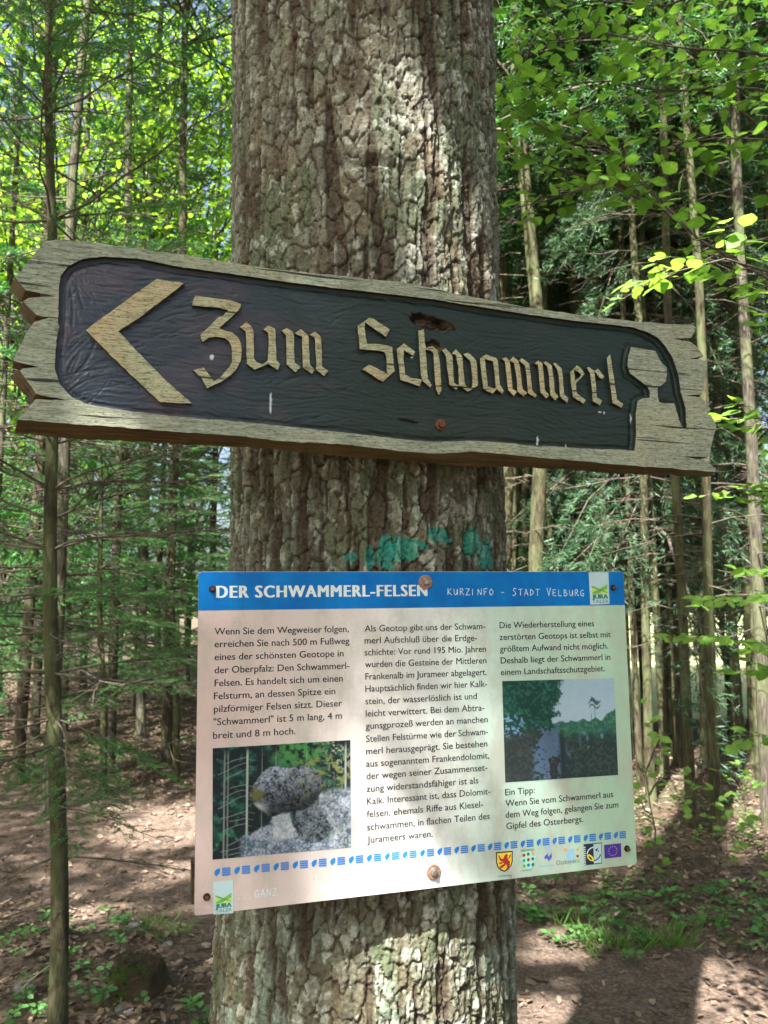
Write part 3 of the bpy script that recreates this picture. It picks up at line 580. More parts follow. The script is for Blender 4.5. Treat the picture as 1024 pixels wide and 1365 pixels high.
# thin hand-drawn capitals
ST = {'K': [[(0, 0), (.05, 1)], [(.6, 1), (.05, .45), (.65, 0)]], 'U': [[(0, .9), (.05, .25), (.25, 0), (.5, .15), (.6, .9)], [(.6, .9), (.62, 0)]], 'R': [[(.05, 0), (.05, .95), (.4, 1), (.55, .75), (.3, .5), (.05, .45)], [(.3, .45), (.65, 0)]],
 'Z': [[(0, .95), (.6, .95), (0, 0), (.7, .05)]], 'I': [[(.1, .9), (.12, 0)]], 'N': [[(0, 0), (.05, .9), (.55, .05), (.65, .95)]], 'F': [[(.05, 0), (.05, .95), (.6, 1)], [(.05, .5), (.45, .52)]], 'O': [[(.3, .95), (.05, .7), (0, .3), (.25, 0), (.55, .2), (.6, .65), (.3, .95)]],
 '-': [[(0, .45), (.5, .45)]], 'S': [[(.6, 1.05), (.25, 1.1), (.1, .8), (.4, .5), (.5, .2), (.2, -.05), (-.05, .05)]], 'T': [[(0, .95), (.7, 1)], [(.35, .97), (.3, 0)]], 'A': [[(0, 0), (.3, 1), (.65, 0)], [(.1, .35), (.55, .35)]], 'D': [[(.05, 0), (.08, .95), (.5, .75), (.6, .35), (.05, 0)]],
 'V': [[(0, 1.15), (.3, 0), (.65, 1.2)]], 'E': [[(.55, .95), (.05, .95), (.05, 0), (.6, 0)], [(.05, .5), (.45, .5)]], 'L': [[(.05, .95), (.05, 0), (.55, .02)]], 'B': [[(.05, 0), (.05, .95), (.45, .85), (.3, .55), (.05, .5)], [(.3, .55), (.6, .3), (.35, 0), (.05, 0)]], 'G': [[(.6, .85), (.3, .95), (.02, .6), (.1, .1), (.5, 0), (.65, .4), (.35, .42)]],
 'Ü': [[(0, .9), (.05, .25), (.25, 0), (.5, .15), (.6, .9)], [(.15, 1.15), (.18, 1.25)], [(.45, 1.15), (.48, 1.25)]], 'C': [[(.6, .85), (.3, .95), (.02, .6), (.1, .1), (.55, 0)]], 'H': [[(0, 0), (.03, .95)], [(.6, 0), (.62, .95)], [(0, .5), (.6, .48)]], '.': [[(.2, 0), (.26, .06)]]}
def strokes(body, x0, y0, x1, y1, h, m_, name, wd=.00038):
    a = np.array(buv(x0, y0)); b2 = np.array(buv(x1, y1)); n_ = len(body); ad = (b2-a)/(n_-.3); v = []; f = []; up = np.array([0, h])
    for i, ch in enumerate(body):
        if ch not in ST: continue
        o = a+ad*i
        for pl in ST[ch]:
            P = [o+ad/np.linalg.norm(ad)*x*min(h*.95, np.linalg.norm(ad)*1.05)+up*y for x, y in pl]
            for p_, q_ in zip(P[:-1], P[1:]):
                d = q_-p_; d = d/(np.linalg.norm(d)+1e-9); nn_ = np.array([-d[1], d[0]])*wd; p2 = p_-d*wd*.5; q2 = q_+d*wd*.5; k = len(v); zz = .0004+.00001*(k % 7)
                v += [(*(p2-nn_), zz), (*(q2-nn_), zz), (*(q2+nn_), zz), (*(p2+nn_), zz)]; f.append((k, k+1, k+2, k+3))
    me = bpy.data.meshes.new(name); me.from_pydata(v, [], f); me.update(); return link(name, me, panel, [M[m_]])
px_ = .98/FPX
strokes("KURZINFO - STADT VELBURG", 597, 793, 779, 794.5, 10*px_, 'thin_white_print', 'handwritten_subtitle')
strokes("...GANZ", 316, 1199, 369, 1193.5, 10*px_, 'thin_white_print', 'handwritten_motto', .0005)
strokes("NATÜRLICH", 426, 1190, 492, 1184, 9.5*px_, 'thin_white_print', 'handwritten_motto', .0005)
# leaf and wave strip
leaf2 = [(0, -.5), (-.32, -.3), (-.42, 0), (-.3, .25), (.0, .42), (.4, .5), (.45, .15), (.3, -.15), (.05, -.33)]
p0 = np.array(buv(289.3, 1163)); p1 = np.array(buv(821, 1113.5)); per = np.linalg.norm(np.array(buv(316, 1160.5))-p0); nrep = int(round(np.linalg.norm(p1-p0)/per)); dstep = (p1-p0)/nrep
lf, wv = [], []
for i in range(nrep+1):
    o = p0+dstep*i; s = 10.5*px_*.98
    lf.append([(o[0]+x*s*.85, o[1]+y*s) for x, y in leaf2])
    if i <= nrep:
        oc = o+dstep*.46; ww = 11.5*px_*.98
        for r_ in range(4):
            yy = oc[1]+(1.5-r_)*s*.27; topl = [(oc[0]-ww/2+ww*t/12, yy+.0009+.00045*math.sin(t*math.pi/2*1.3)) for t in range(13)]; botl = [(x, y-.00165) for x, y in topl[::-1]]
            wv.append(topl+botl)
poly_obj('leaf_strip', lf, 'strip_blue_print', .0004, co='uv'); poly_obj('wave_strip', wv, 'strip_blue_print', .0004, co='uv')
# regional logo (twice)
def jura(q4):
    (ax, ay), (bx, by), (cx, cy), (dx, dy) = [buv(*p_) for p_ in q4]
    def m2(s, t): return ((ax*(1-s)+bx*s)*(1-t)+(dx*(1-s)+cx*s)*t, (ay*(1-s)+by*s)*(1-t)+(dy*(1-s)+cy*s)*t)
    o = poly_obj('regional_logo', [[m2(0, 0), m2(1, 0), m2(1, 1), m2(0, 1)]], 'pale_blue_print', .0004, co='uv')
    poly_obj('hill_emblem', [[m2(.1, .67), m2(.1, .5), m2(.45, .58), m2(.62, .66)], [m2(.9, .67), m2(.9, .45), m2(.6, .52), m2(.3, .66)]], 'lime_print', .0006, o, 'uv')
    poly_obj('hill_emblem', [[m2(.1, .67), m2(.2, .6), m2(.5, .53), m2(.9, .38), m2(.9, .52), m2(.6, .6), m2(.4, .67)], [m2(.1, .42), m2(.3, .46), m2(.9, .62), m2(.9, .65), m2(.5, .58), m2(.1, .47)]], 'green_print', .0007, o, 'uv')
    hh = (ay-dy); a = m2(.1, .82)
    for body, t, mm, bo in (("JURA", .82, 'dark_green_print', .1), ("TALER", .955, 'grey_print', 0)):
        me, co = glyphs(body, bo, 'lettering')
        p_ = m2(.1, t); wq = (bx-ax)*.82; mn, mx = co[:, 0].min(), co[:, 0].max(); co[:, 0] = p_[0]+(co[:, 0]-mn)/(mx-mn)*wq; co[:, 1] = p_[1]+co[:, 1]*hh*(.13 if body == 'JURA' else .1); co[:, 2] = .0007+co[:, 2]*.01
        me.vertices.foreach_set('co', co.astype(np.float32).ravel()); me.update(); link('lettering', me, o, [M[mm]])
jura([(784.5, 762.8), (811, 762.8), (812.5, 805), (787, 806)]); jura([(284.5, 1175.5), (311, 1173), (311, 1217), (284.5, 1219)])
# row of sponsor marks
def S4(q4):
    A_ = [buv(*p_) for p_ in q4]
    def m2(s, t): return tuple((A_[0][k]*(1-s)+A_[1][k]*s)*(1-t)+(A_[3][k]*(1-s)+A_[2][k]*s)*t for k in (0, 1))
    return m2
m2 = S4([(661, 1136), (683.5, 1134), (683.5, 1161), (661.5, 1163.5)])
def mp(m2_, pts): return [m2_(*p_) for p_ in pts]
shield = [(0, 0), (1, 0), (1, .5), (.93, .72), (.75, .9), (.5, 1), (.25, .9), (.07, .72), (0, .5)]
o = poly_obj('coat_of_arms', [mp(m2, shield)], 'black_print', .0004, co='uv')
poly_obj('shield_field', [mp(m2, [(.5+(x-.5)*.87, .48+(y-.48)*.87) for x, y in shield])], 'yellow_print', .0005, o, 'uv')
poly_obj('lion', [mp(m2, P) for P in ([(.5, .2), (.62, .12), (.72, .2), (.66, .3), (.7, .42), (.82, .5), (.84, .66), (.72, .88), (.58, .9), (.66, .78), (.62, .66), (.48, .6), (.4, .48), (.28, .42), (.42, .36)],
     [(.1, .14), (.2, .2), (.32, .34), (.42, .36), (.36, .48), (.22, .42), (.18, .28)], [(.16, .52), (.3, .5), (.46, .5), (.4, .57), (.2, .6)], [(.3, .66), (.5, .6), (.58, .66), (.4, .76), (.26, .82), (.2, .74)], [(.72, .42), (.86, .3), (.92, .14), (.8, .2), (.76, .3), (.68, .38)])], 'red_print', .0006, o, 'uv')
text_obj("Velburg", 664, 1169.5, 682, .0028, 'grey_print', parent=None, name='small_caption')
def disc(m2_, s, t, r, k=12): return [m2_(s+r*math.cos(2*math.pi*i/k), t+r*.8*math.sin(2*math.pi*i/k)) for i in range(k)]
m2 = S4([(693, 1132), (714, 1130), (714.5, 1160), (693.5, 1162)])
o = poly_obj('region_logo', [mp(m2, [(.2, .15), (.7, .12), (.75, .3), (1, .38), (.95, .6), (.8, .62), (.75, .85), (.55, .95), (.3, .82), (.2, .6), (.0, .45), (.18, .38)])], 'mint_print', .0004, co='uv')
for (s, t, c_) in ((.25, .28, 'red_print'), (.52, .25, 'dark_green_print'), (.8, .24, 'orange_print'), (.24, .52, 'teal_print'), (.52, .5, 'red_print'), (.8, .48, 'violet_blue_print'), (.25, .76, 'green_print'), (.52, .74, 'strip_blue_print'), (.8, .74, 'dark_green_print')):
    poly_obj('coloured_dot', [disc(m2, s, t, .095)], c_, .0006, o, 'uv')
text_obj("REGINA", 694.5, 1135.5, 712, .0028, 'dark_green_print', .02, z=.0007, name='small_caption')
text_obj("Neumarkt", 695, 1161.5, 708, .0018, 'dark_green_print', z=.0007, name='small_caption')
m2 = S4([(720, 1128), (738, 1126.5), (738.5, 1160), (721, 1162)])
poly_obj('park_logo', [mp(m2, P) for P in ([(.3, .42), (.55, .3), (.55, .38), (.62, .45), (.85, .3), (.85, .48), (.62, .62), (.5, .5), (.3, .52)],)], 'violet_blue_print', .0005, co='uv')
poly_obj('park_logo', [mp(m2, [(.45, .05), (.75, .0), (.7, .25), (.55, .28)])], 'sky_blue_print', .0005, co='uv')
text_obj("Naturpark", 718, 1156, 738, .0026, 'sky_blue_print', z=.0005, name='small_caption')
text_obj("Ostbayern", 741.5, 1153, 772.5, .0055, 'grey_print', .004, z=.0005, name='small_caption')
m2 = S4([(752, 1130), (771, 1128), (771.5, 1147), (753, 1149)])
o = poly_obj('town_emblem', [mp(m2, P) for P in ([(.12, .3), (.26, .3), (.26, .95), (.12, .95)], [(.34, .12), (.66, .1), (.66, .4), (.34, .42)], [(.34, .5), (.48, .5), (.48, .95), (.34, .95)], [(.56, .5), (.7, .5), (.7, .93), (.56, .94)])], 'sky_blue_print', .0005, co='uv')
poly_obj('coloured_dot', [disc(m2, .06, .12, .12)], 'orange_print', .0006, o, 'uv'); poly_obj('coloured_dot', [disc(m2, .92, .68, .11)], 'red_print', .0006, o, 'uv'); poly_obj('coloured_dot', [mp(m2, [(.8, .2), (.9, .14), (1.08, .0), (1, .2), (.86, .28)])], 'orange_print', .0006, o, 'uv')
m2 = S4([(777.8, 1125.5), (802, 1123), (802.6, 1151), (778.7, 1153.6)])
o = poly_obj('leader_logo', [mp(m2, [(0, 0), (1, 0), (1, 1), (0, 1)])], 'navy_print', .0004, co='uv')
poly_obj('pale_half', [mp(m2, [(.54, .04), (.97, .04), (.97, .96), (.54, .96)])], 'pale_blue_print', .0005, o, 'uv')
poly_obj('white_notches', [mp(m2, [(.0, .12+.1*i), (.1, .12+.1*i), (.1, .17+.1*i), (.0, .17+.1*i)]) for i in range(9)], 'white_print', .0005, o, 'uv')
def arc(m2_, r0, r1, a0, a1, k=14): 
    A_ = [m2_(.55+r0*math.cos(math.radians(a0+(a1-a0)*i/k)), .5-r0*.85*math.sin(math.radians(a0+(a1-a0)*i/k))) for i in range(k+1)]
    return A_+[m2_(.55+r1*math.cos(math.radians(a0+(a1-a0)*i/k)), .5-r1*.85*math.sin(math.radians(a0+(a1-a0)*i/k))) for i in range(k, -1, -1)]
poly_obj('white_arc', [arc(m2, .34, .4, 92, 175)], 'white_print', .0006, o, 'uv'); poly_obj('dark_arc', [arc(m2, .34, .4, 268, 350)], 'navy_print', .0006, o, 'uv')
poly_obj('yellow_leaf', [mp(m2, [(.16, .5), (.3, .5), (.45, .6), (.56, .78), (.5, .86), (.32, .8), (.18, .66)])], 'yellow_print', .0007, o, 'uv')
poly_obj('leaf_mark', [mp(m2, [(.24, .57), (.34, .6), (.46, .74), (.42, .78), (.3, .7)])], 'navy_print', .0008, o, 'uv')
poly_obj('leaf_mark', [mp(m2, [(.62, .34), (.68, .28), (.78, .22), (.76, .32), (.72, .4)]), mp(m2, [(.74, .4), (.84, .34), (.82, .42)])], 'navy_print', .0007, o, 'uv')
m2 = S4([(805.3, 1126.3), (827.7, 1124), (828.3, 1142), (806, 1144.6)])
o = poly_obj('flag_emblem', [mp(m2, [(0, 0), (1, 0), (1, 1), (0, 1)])], 'eu_blue_print', .0004, co='uv')
stars = []
for i in range(12):
    a = 2*math.pi*i/12; cx, cy = .5+.25*math.cos(a), .5+.33*math.sin(a)
    stars.append([m2(cx+(.035 if j % 2 == 0 else .014)*math.cos(math.pi*j/5-math.pi/2), cy+(.045 if j % 2 == 0 else .018)*math.sin(math.pi*j/5-math.pi/2)) for j in range(10)])
poly_obj('star_ring', stars, 'yellow_print', .0006, o, 'uv')
# the two printed photographs
def picture(q4, W, H, fn, name):
    A_ = [np.array(buv(*p_)) for p_ in q4]; s, t = np.meshgrid(np.linspace(0, 1, W), np.linspace(0, 1, H), indexing='ij'); s_, t_ = s[..., None], t[..., None]
    P = (A_[0]*(1-s_)+A_[1]*s_)*(1-t_)+(A_[3]*(1-s_)+A_[2]*s_)*t_
    v_ = np.concatenate([P, np.full(P.shape[:2]+(1,), .0004)], -1).reshape(-1, 3); I = np.arange(W*H).reshape(W, H)
    q_ = np.stack([I[:-1, :-1], I[:-1, 1:], I[1:, 1:], I[1:, :-1]], -1).reshape(-1, 4)
    me = pmesh(name, v_, [q_], True); vcol(me, 'col', np.clip(fn(s, t)*.8, 0, 1).reshape(-1, 3)); link(name, me, panel, [M['pic']])
def lay(c_, m_, k): m_ = np.clip(m_, 0, 1)[..., None]; return c_*(1-m_)+np.array(k)*m_ if not isinstance(k, np.ndarray) or k.ndim == 1 else c_*(1-m_)+k*m_
def pic1(s, t):
    n1, n2, n3 = fbm(s*11, t*9, 71), fbm(s*30, t*24, 72, 4), fbm(s*55, t*44, 73, 2)
    c_ = np.zeros(s.shape+(3,))+np.array([.012, .02, .026]); c_ = lay(c_, ss(.45, .65, n1)*.8*ss(.3, .7, n2), (.02, .11, .08)); c_ = lay(c_, ss(.6, .75, n2)*.5, (.05, .2, .13))
    c_ = lay(c_, ss(.35, .05, t)*ss(.35, .55, s)*ss(.9, .7, s)*ss(.3, .6, n2), (.07, .28, .08)); c_ = lay(c_, ss(.7, .9, s)*ss(.5, .1, t)*ss(.5, .7, n3), (.25, .3, .2))
    for x0, wd, st in ((.235, .010, .9), (.1, .007, .35), (.075, .008, .4), (.34, .005, .3), (.44, .006, .3), (.955, .009, .8), (.665, .006, .25)):
        c_ = lay(c_, ss(wd, wd*.4, abs(s-x0-.01*(1-t)))*st*(ss(.0, .1, t)), (.45, .52, .5))
    for k in range(16):
        y0 = .04+.06*k; ln = .12+.08*((k*7) % 5)/4; d = (t-(y0+(.235-s)*.3+.5*(s-.235)**2)); d = d+.02*(n1-.5)+.012*np.sin(k*5+s*20); c_ = lay(c_, ss(.007, .002, abs(d))*(s < .235)*(s > .235-ln)*.5*((k*5) % 4 > 0), (.3, .35, .35)); c_ = lay(c_, ss(.006, .002, abs(t-(y0+.02-(.235-s)*.25)))*(s > .235)*(s < .26+.04*((k*3) % 4)/3)*.35, (.3, .36, .35))
    rockc = lambda k, lo, hi: (np.array(lo)+(np.array(hi)-np.array(lo))*np.clip(.3+1.15*(fbm(s*80+k, t*64, 80+k, 2)-.45)+.6*(fbm(s*26+k, t*20, 88+k, 2)-.5)+.5*(fbm(s*12+k, t*10, 85+k, 2)-.5), 0, 1)[..., None])
    r2_ = ((s-.27)/.05); hump = .86-.10*np.exp(-((s-.42)/.16)**2)-.06*n1; c_ = lay(c_, ss(-.01, .02, t-hump+.1*ss(.5, .9, s)*0)*ss(.17, .24, s), rockc(1, (.07, .11, .18), (.5, .56, .66)))
    d = np.hypot((s-.73)/.15, (t-.73)/.2)+.15*(n1-.5); c_ = lay(c_, ss(1.05, .95, d), rockc(2, (.012, .02, .03), (.26, .3, .35)))
    d = ss(.0, .02, s-(.80+.05*np.sin(t*9)))*ss(.42, .5, t); c_ = lay(c_, d, rockc(3, (.1, .14, .2), (.68, .73, .82)))
    c_ = lay(c_, ss(.085, .06, abs(s-.49-.1*(t-.7)+.05*(n2-.5)))*ss(.62, .66, t)*ss(.9, .85, t), rockc(4, (.3, .34, .4), (.6, .65, .72)))
    e = np.hypot((s-.53)/.265, (t-.42+.1*(s-.5))/(.225+.03*np.sin(s*20)))+.12*(n1-.5); cap = rockc(5, (.008, .012, .02), (.34, .4, .5)); cap = cap*(1.35-1.15*ss(.22, .62, t+.22*s-.1))[..., None]
    c_ = lay(c_, ss(1.02, .97, e), cap); inm = ss(1.0, .9, e)
    c_ = lay(c_, inm*ss(.42, .28, s)*ss(.5, .56, t), (.55, .6, .64)); c_ = lay(c_, inm*ss(.37, .31, s+.1*(n2-.5))*ss(.35, .42, t+.1*(n2-.5))*ss(.54, .46, t), (.14, .14, .05))
    yl = ss(.55, .75, fbm(s*40, t*34, 91, 2))*ss(.45, .7, s)*ss(.62, .3, t)*ss(.05, .2, t); c_ = lay(c_, yl*.6, (.3, .33, .1)); c_ = lay(c_, ss(.65, .75, n2)*ss(.7, .9, t)*.7, (.06, .22, .1))
    return c_*1.0
def pic2(s, t):
    n1, n2 = fbm(s*16, t*14, 171), fbm(s*50, t*40, 172, 3)
    c_ = np.zeros(s.shape+(3,))+np.array([.4, .55, .68])+(.12*(t-.2))[..., None]+(.05*(n1-.5))[..., None]
    tl = .44-.05*n1+.02*np.sin(s*60)*n2-.1*ss(.85, 1, s); c_ = lay(c_, ss(.0, .015, t-tl), (.03, .14, .11)); c_ = lay(c_, ss(.0, .015, t-tl)*ss(.35, .8, n2)*.8, (.1, .26, .15))
    c_ = lay(c_, ss(.0, .1, t-.6+.14*n1+.1*(n2-.5)), (.03, .055, .06)); c_ = lay(c_, ss(.0, .05, t-.58)*ss(.5, .65, n2)*.7, (.07, .1, .08))
    c_ = lay(c_, ss(.5, .62, n1)*ss(.52, .58, t)*ss(.82, .7, t)*ss(.5, .6, s)*ss(.92, .85, s)*ss(.4, .7, vnoise(s*30, t*6, 9)), (.25, .4, .6))
    lf_ = .47+.12*(n1-.5)+.1*(n2-.5)+.1*np.sin(t*7+1)*.4; c_ = lay(c_, ss(.02, -.01, s-lf_)*ss(.95, .7, t*1.0), (.014, .06, .05)); c_ = lay(c_, ss(.02, -.01, s-lf_)*ss(.4, .8, n2)*ss(.6, .4, t)*.8, (.04, .17, .12))
    c_ = lay(c_, ss(.45, .6, t)*ss(.55, .5, s), (.03, .045, .05)); c_ = lay(c_, ss(.47, .53, vnoise(s*14, t*7, 176)*.5+n2*.5)*ss(.4, .55, t)*ss(.5, .46, s)*ss(.22, .28, s)*(.35+.5*n2), (.13, .24, .42)); c_ = lay(c_, ss(.52, .62, n2)*ss(.12, .05, abs(s-.08))*ss(.14, .05, abs(t-.45)), (.18, .34, .55)); c_ = lay(c_, ss(.45, .7, n2)*ss(.5, .4, s)*ss(.4, .6, t)*.35, (.1, .1, .07))
    for x0, t0, wd in ((.81, .2, .005), (.775, .36, .004), (.88, .42, .005)): c_ = lay(c_, ss(wd, wd*.4, abs(s-x0))*(t > t0)*(t < .6)*.8, (.05, .1, .1))
    for dy, wl in ((.0, .025), (.03, .05), (.07, .045), (.015, .035)): c_ = lay(c_, ss(.012, .004, abs(t-.215-dy-.02*np.sin(s*70)))*ss(wl+.01, wl, abs(s-.81)), (.04, .12, .13))
    return c_
picture([(283.5, 997.5), (467, 986.5), (468, 1129.5), (283.3, 1146)], 210, 170, pic1, 'photo_print')
picture([(669.5, 908), (818.5, 904), (824, 1033), (673.5, 1043)], 180, 150, pic2, 'photo_print')
# fixings
for x, y, head in ((567, 776, 'zinc'), (577.5, 1162, 'zinc')):
    u, v = buv(x, y); bolt(panel, u, v, .0004, .0095, .0042, 'bolt', 'washer', head)
for x, y in ((283, 785.5), (817, 783.5), (275.5, 1195.5), (835.5, 1131)):
    u, v = buv(x, y); bolt(panel, u, v, .0004, .0042, .0024, 'screw', 'screw', 'rust', 8)
bl = buv(257, 1180); 
sl_ = link('mounting_batten', extr([(-W2-.003, -H2+.012), (-W2+.03, -H2+.012), (-W2+.03, -H2+.058), (-W2-.003, -H2+.058)], -.030, -.0035, 'mounting_batten'), panel, [M['trunk_brown'], M['trunk_brown']])
sl_ = link('mounting_batten', extr([(-.02, -H2+.012), (.03, -H2+.012), (.03, H2-.03), (-.02, H2-.03)], -.034, -.0035, 'mounting_batten'), panel, [M['trunk_brown'], M['trunk_brown']])

# ------------------------------------------------------------------ vegetation builders
def norm(a): return a/(np.linalg.norm(a, axis=-1, keepdims=True)+1e-12)
def blades(O, D, L, Wd, Nn, shape='rhomb'):
    """O,D,N (n,3); L,W (n,)  -> verts, polys"""
    D = norm(D); S = norm(np.cross(D, Nn)); L = L[:, None]; Wd = Wd[:, None]; n_ = len(O)
    if shape == 'rhomb':
        v = np.stack([O, O+D*L*.45+S*Wd/2, O+D*L, O+D*L*.45-S*Wd/2], 1).reshape(-1, 3); i = np.arange(n_)[:, None]*4; return v, [i+np.array([[0, 1, 2, 3]])]
    U_ = norm(np.cross(S, D)); f = .14
    v = np.stack([O, O+D*L*.3+S*Wd*.45+U_*Wd*f, O+D*L*.7+S*Wd*.42+U_*Wd*f, O+D*L, O+D*L*.7-S*Wd*.42+U_*Wd*f, O+D*L*.3-S*Wd*.45+U_*Wd*f], 1).reshape(-1, 3)
    i = np.arange(n_)[:, None]*6; return v, [i+np.array([[0, 1, 2, 3]]), i+np.array([[0, 3, 4, 5]])]
def tube(pts, rad, seg=6):
    pts = np.array(pts, float); n_ = len(pts); rad = np.broadcast_to(np.array(rad, float), (n_,)); d = norm(np.gradient(pts, axis=0))
    ref = np.array([0, 0, 1.]) if abs(d[0][2]) < .9 else np.array([1., 0, 0]); a = norm(np.cross(d, ref)); b2 = norm(np.cross(d, a))
    th = np.linspace(0, 2*math.pi, seg, endpoint=False); v = pts[:, None]+(a[:, None]*np.cos(th)[None, :, None]+b2[:, None]*np.sin(th)[None, :, None])*rad[:, None, None]
    I = np.arange(n_*seg).reshape(n_, seg); J = np.roll(I, -1, 1); q_ = np.stack([I[:-1], J[:-1], J[1:], I[1:]], -1).reshape(-1, 4); return v.reshape(-1, 3), [q_]
def join(parts):
    V, P, o = [], {}, 0
    for v, ps in parts:
        for p_ in ps: P.setdefault(p_.shape[1], []).append(p_+o)
        V.append(v); o += len(v)
    return np.concatenate(V), [np.concatenate(x) for x in P.values()]
def rnd(*s): return RS.rand(*s)
def trunk_mesh(H, r0, r1=.02, seg=12, seed=0, wob=.05):
    rs = np.random.RandomState(seed); k = 16; z = np.concatenate([[-.3, 0, .06, .2], np.linspace(.5, H, k)]); n_ = len(z)
    r = np.interp(z, [-.3, 0, .06, .2, .8, H], [r0*1.7, r0*1.5, r0*1.3, r0*1.12, r0, r1]); ph = rs.rand(4)*6.28
    x = wob*(np.sin(z*.5+ph[0])+.5*np.sin(z*1.3+ph[1])); y = wob*(np.sin(z*.45+ph[2])+.5*np.sin(z*1.1+ph[3])); x -= x[1]; y -= y[1]
    return tube(np.stack([x, y, z], -1), r, seg)
def sticks(rs, zlo, zhi, n_, Lr, r0=.008, sub=4, droop=-.15):
    parts = []
    for i in range(n_):
        z = rs.uniform(zlo, zhi); a = rs.uniform(0, 6.283); L = rs.uniform(*Lr); k = 5; t = np.linspace(0, 1, k); d = np.array([math.cos(a), math.sin(a), 0]); sd = np.array([-d[1], d[0], 0])
        c_ = rs.uniform(-.25, .25); up = rs.uniform(-.25, .3)
        P = np.array([0, 0, z])+d*L*t[:, None]+np.array([0, 0, 1])*(L*(up*t+(droop-up*.5)*t*t))[:, None]+sd*(L*c_*t*t)[:, None]+rs.randn(k, 3)*.012*L
        parts.append(tube(P, r0*(1.05-t)*rs.uniform(.6, 1.2), 4))
        for j in range(sub):
            tt = rs.uniform(.25, .95); o = P[int(tt*(k-1))]; dd = norm(d*rs.uniform(.4, 1)+sd*rs.choice([-1, 1])*rs.uniform(.4, 1)+np.array([0, 0, rs.uniform(-.5, .3)])); l2 = L*rs.uniform(.12, .35)
            m_ = o+dd*l2*.5+rs.randn(3)*.02*L; parts.append(tube([o, m_, m_+norm(dd+rs.randn(3)*.3)*l2*.5], [r0*.4, r0*.3, r0*.15], 3))
    return join(parts)
def crown(rs, zlo, zhi, R, dens=1.0, spl=(.1, .2), spw=.02, droop=.35, whorl=.33, nb=5, fill=38):
    O, D, L, Wd = [], [], [], []; sticksp = []
    z = zlo
    while z < zhi:
        f = 1-(z-zlo)/(zhi-zlo+.3); Lb = R*(f**.75)*rs.uniform(.8, 1.1)+.15
        for b_ in range(nb):
            a = rs.uniform(0, 6.283); d = np.array([math.cos(a), math.sin(a), 0]); sd = np.array([-d[1], d[0], 0]); L1 = Lb*rs.uniform(.7, 1.15); up = rs.uniform(-.1, .25)+(.5 if f < .25 else 0)
            n_ = int(fill*dens*max(L1, .4)/1.5); t = rs.uniform(.18, 1, n_)**.8; ax_ = np.array([0, 0, z+rs.uniform(-.12, .12)])+d*(L1*t)[:, None]+np.array([0, 0, 1])*(L1*(up*t-droop*t*t))[:, None]
            side = rs.choice([-1., 1.], n_); off = rs.uniform(0, .32, n_)*L1*(1.05-t)*.9
            o = ax_+sd*(side*off)[:, None]+np.array([0, 0, -1])*(off*rs.uniform(.1, .6, n_))[:, None]
            dr = d*rs.uniform(.2, 1, n_)[:, None]+sd*(side*rs.uniform(.2, 1.1, n_))[:, None]+np.array([0, 0, -1])*rs.uniform(-.1, .9, n_)[:, None]
            O.append(o); D.append(dr); L.append(rs.uniform(*spl, n_)); Wd.append(np.full(n_, spw)*rs.uniform(.7, 1.4, n_))
            tt = np.linspace(0, 1, 4); sticksp.append(tube(np.array([0, 0, z])+d*(L1*tt)[:, None]+np.array([0, 0, 1])*(L1*(up*tt-droop*tt*tt))[:, None], .012*(1.1-tt)*max(L1, .5)/1.5, 3))
        z += whorl*rs.uniform(.7, 1.3)
    O, D, L, Wd = np.concatenate(O), np.concatenate(D), np.concatenate(L), np.concatenate(Wd)
    # each spray: one long blade with four short side blades
    V = [(O, D, L, Wd)]; Dn = norm(D); S = norm(np.cross(Dn, rs.randn(*Dn.shape)))
    for t, sg in ((.2, 1), (.3, -1), (.5, 1), (.6, -1)): V.append((O+Dn*(L*t)[:, None], Dn*.75+S*sg, L*(.62-.4*t), Wd*.85))
    O = np.concatenate([x[0] for x in V]); D = np.concatenate([x[1] for x in V]); L = np.concatenate([x[2] for x in V]); Wd = np.concatenate([x[3] for x in V])
    return blades(O, D, L, Wd, rs.randn(*O.shape)), join(sticksp)
def broad_crown(rs, n_, cz, R, Rz, size=(.06, .1), clump=60):
    cs = rs.randn(clump, 3); cs = norm(cs)*(rs.rand(clump, 1)**.45); cs = cs*np.array([R, R, Rz])+np.array([0, 0, cz])
    k = rs.randint(0, clump, n_); O = cs[k]+rs.randn(n_, 3)*np.array([.34, .34, .12])*R*.42; D = rs.randn(n_, 3)*np.array([1, 1, .45]); Nn = np.array([0, 0, 1.])+rs.randn(n_, 3)*.55
    L = rs.uniform(*size, n_); lv = blades(O, D, L, L*.72, Nn, 'leaf')
    st_ = []
    for c_ in cs:
        b0 = np.array([0, 0, max(.5, c_[2]-R*.8)]); m_ = (b0+c_)/2+rs.randn(3)*.1; st_.append(tube([b0, m_, c_], [.02, .013, .005], 4))
    return lv, join(st_)
MESH = {}
def reg(key, vp, mats, smooth=False):
    me = pmesh(key, vp[0], vp[1], smooth)
    for m_ in mats: me.materials.append(m_)
    MESH[key] = me; return me
rs = np.random.RandomState(11)
for i in range(4):
    lv, st_ = crown(rs, 5.6+.8*i, 17+i, 2.1, .9, spw=.014); reg(f'tall_crown{i}', lv, [M['needle']]); reg(f'tall_limbs{i}', st_, [M['twig']])
for i in range(4):
    lv, st_ = crown(rs, .8+.4*i, 6.5+i, 1.6, 1.7, spl=(.07, .15), spw=.015); reg(f'low_crown{i}', lv, [M['needle'] if i == 3 else M['needle_fresh']]); reg(f'low_limbs{i}', st_, [M['twig']])
lv, st_ = crown(rs, 2.3, 12, 2.2, 4.2, spl=(.07, .15), spw=.010, droop=.75); reg('drape_crown', lv, [M['needle_dark']]); reg('drape_limbs', st_, [M['twig']])
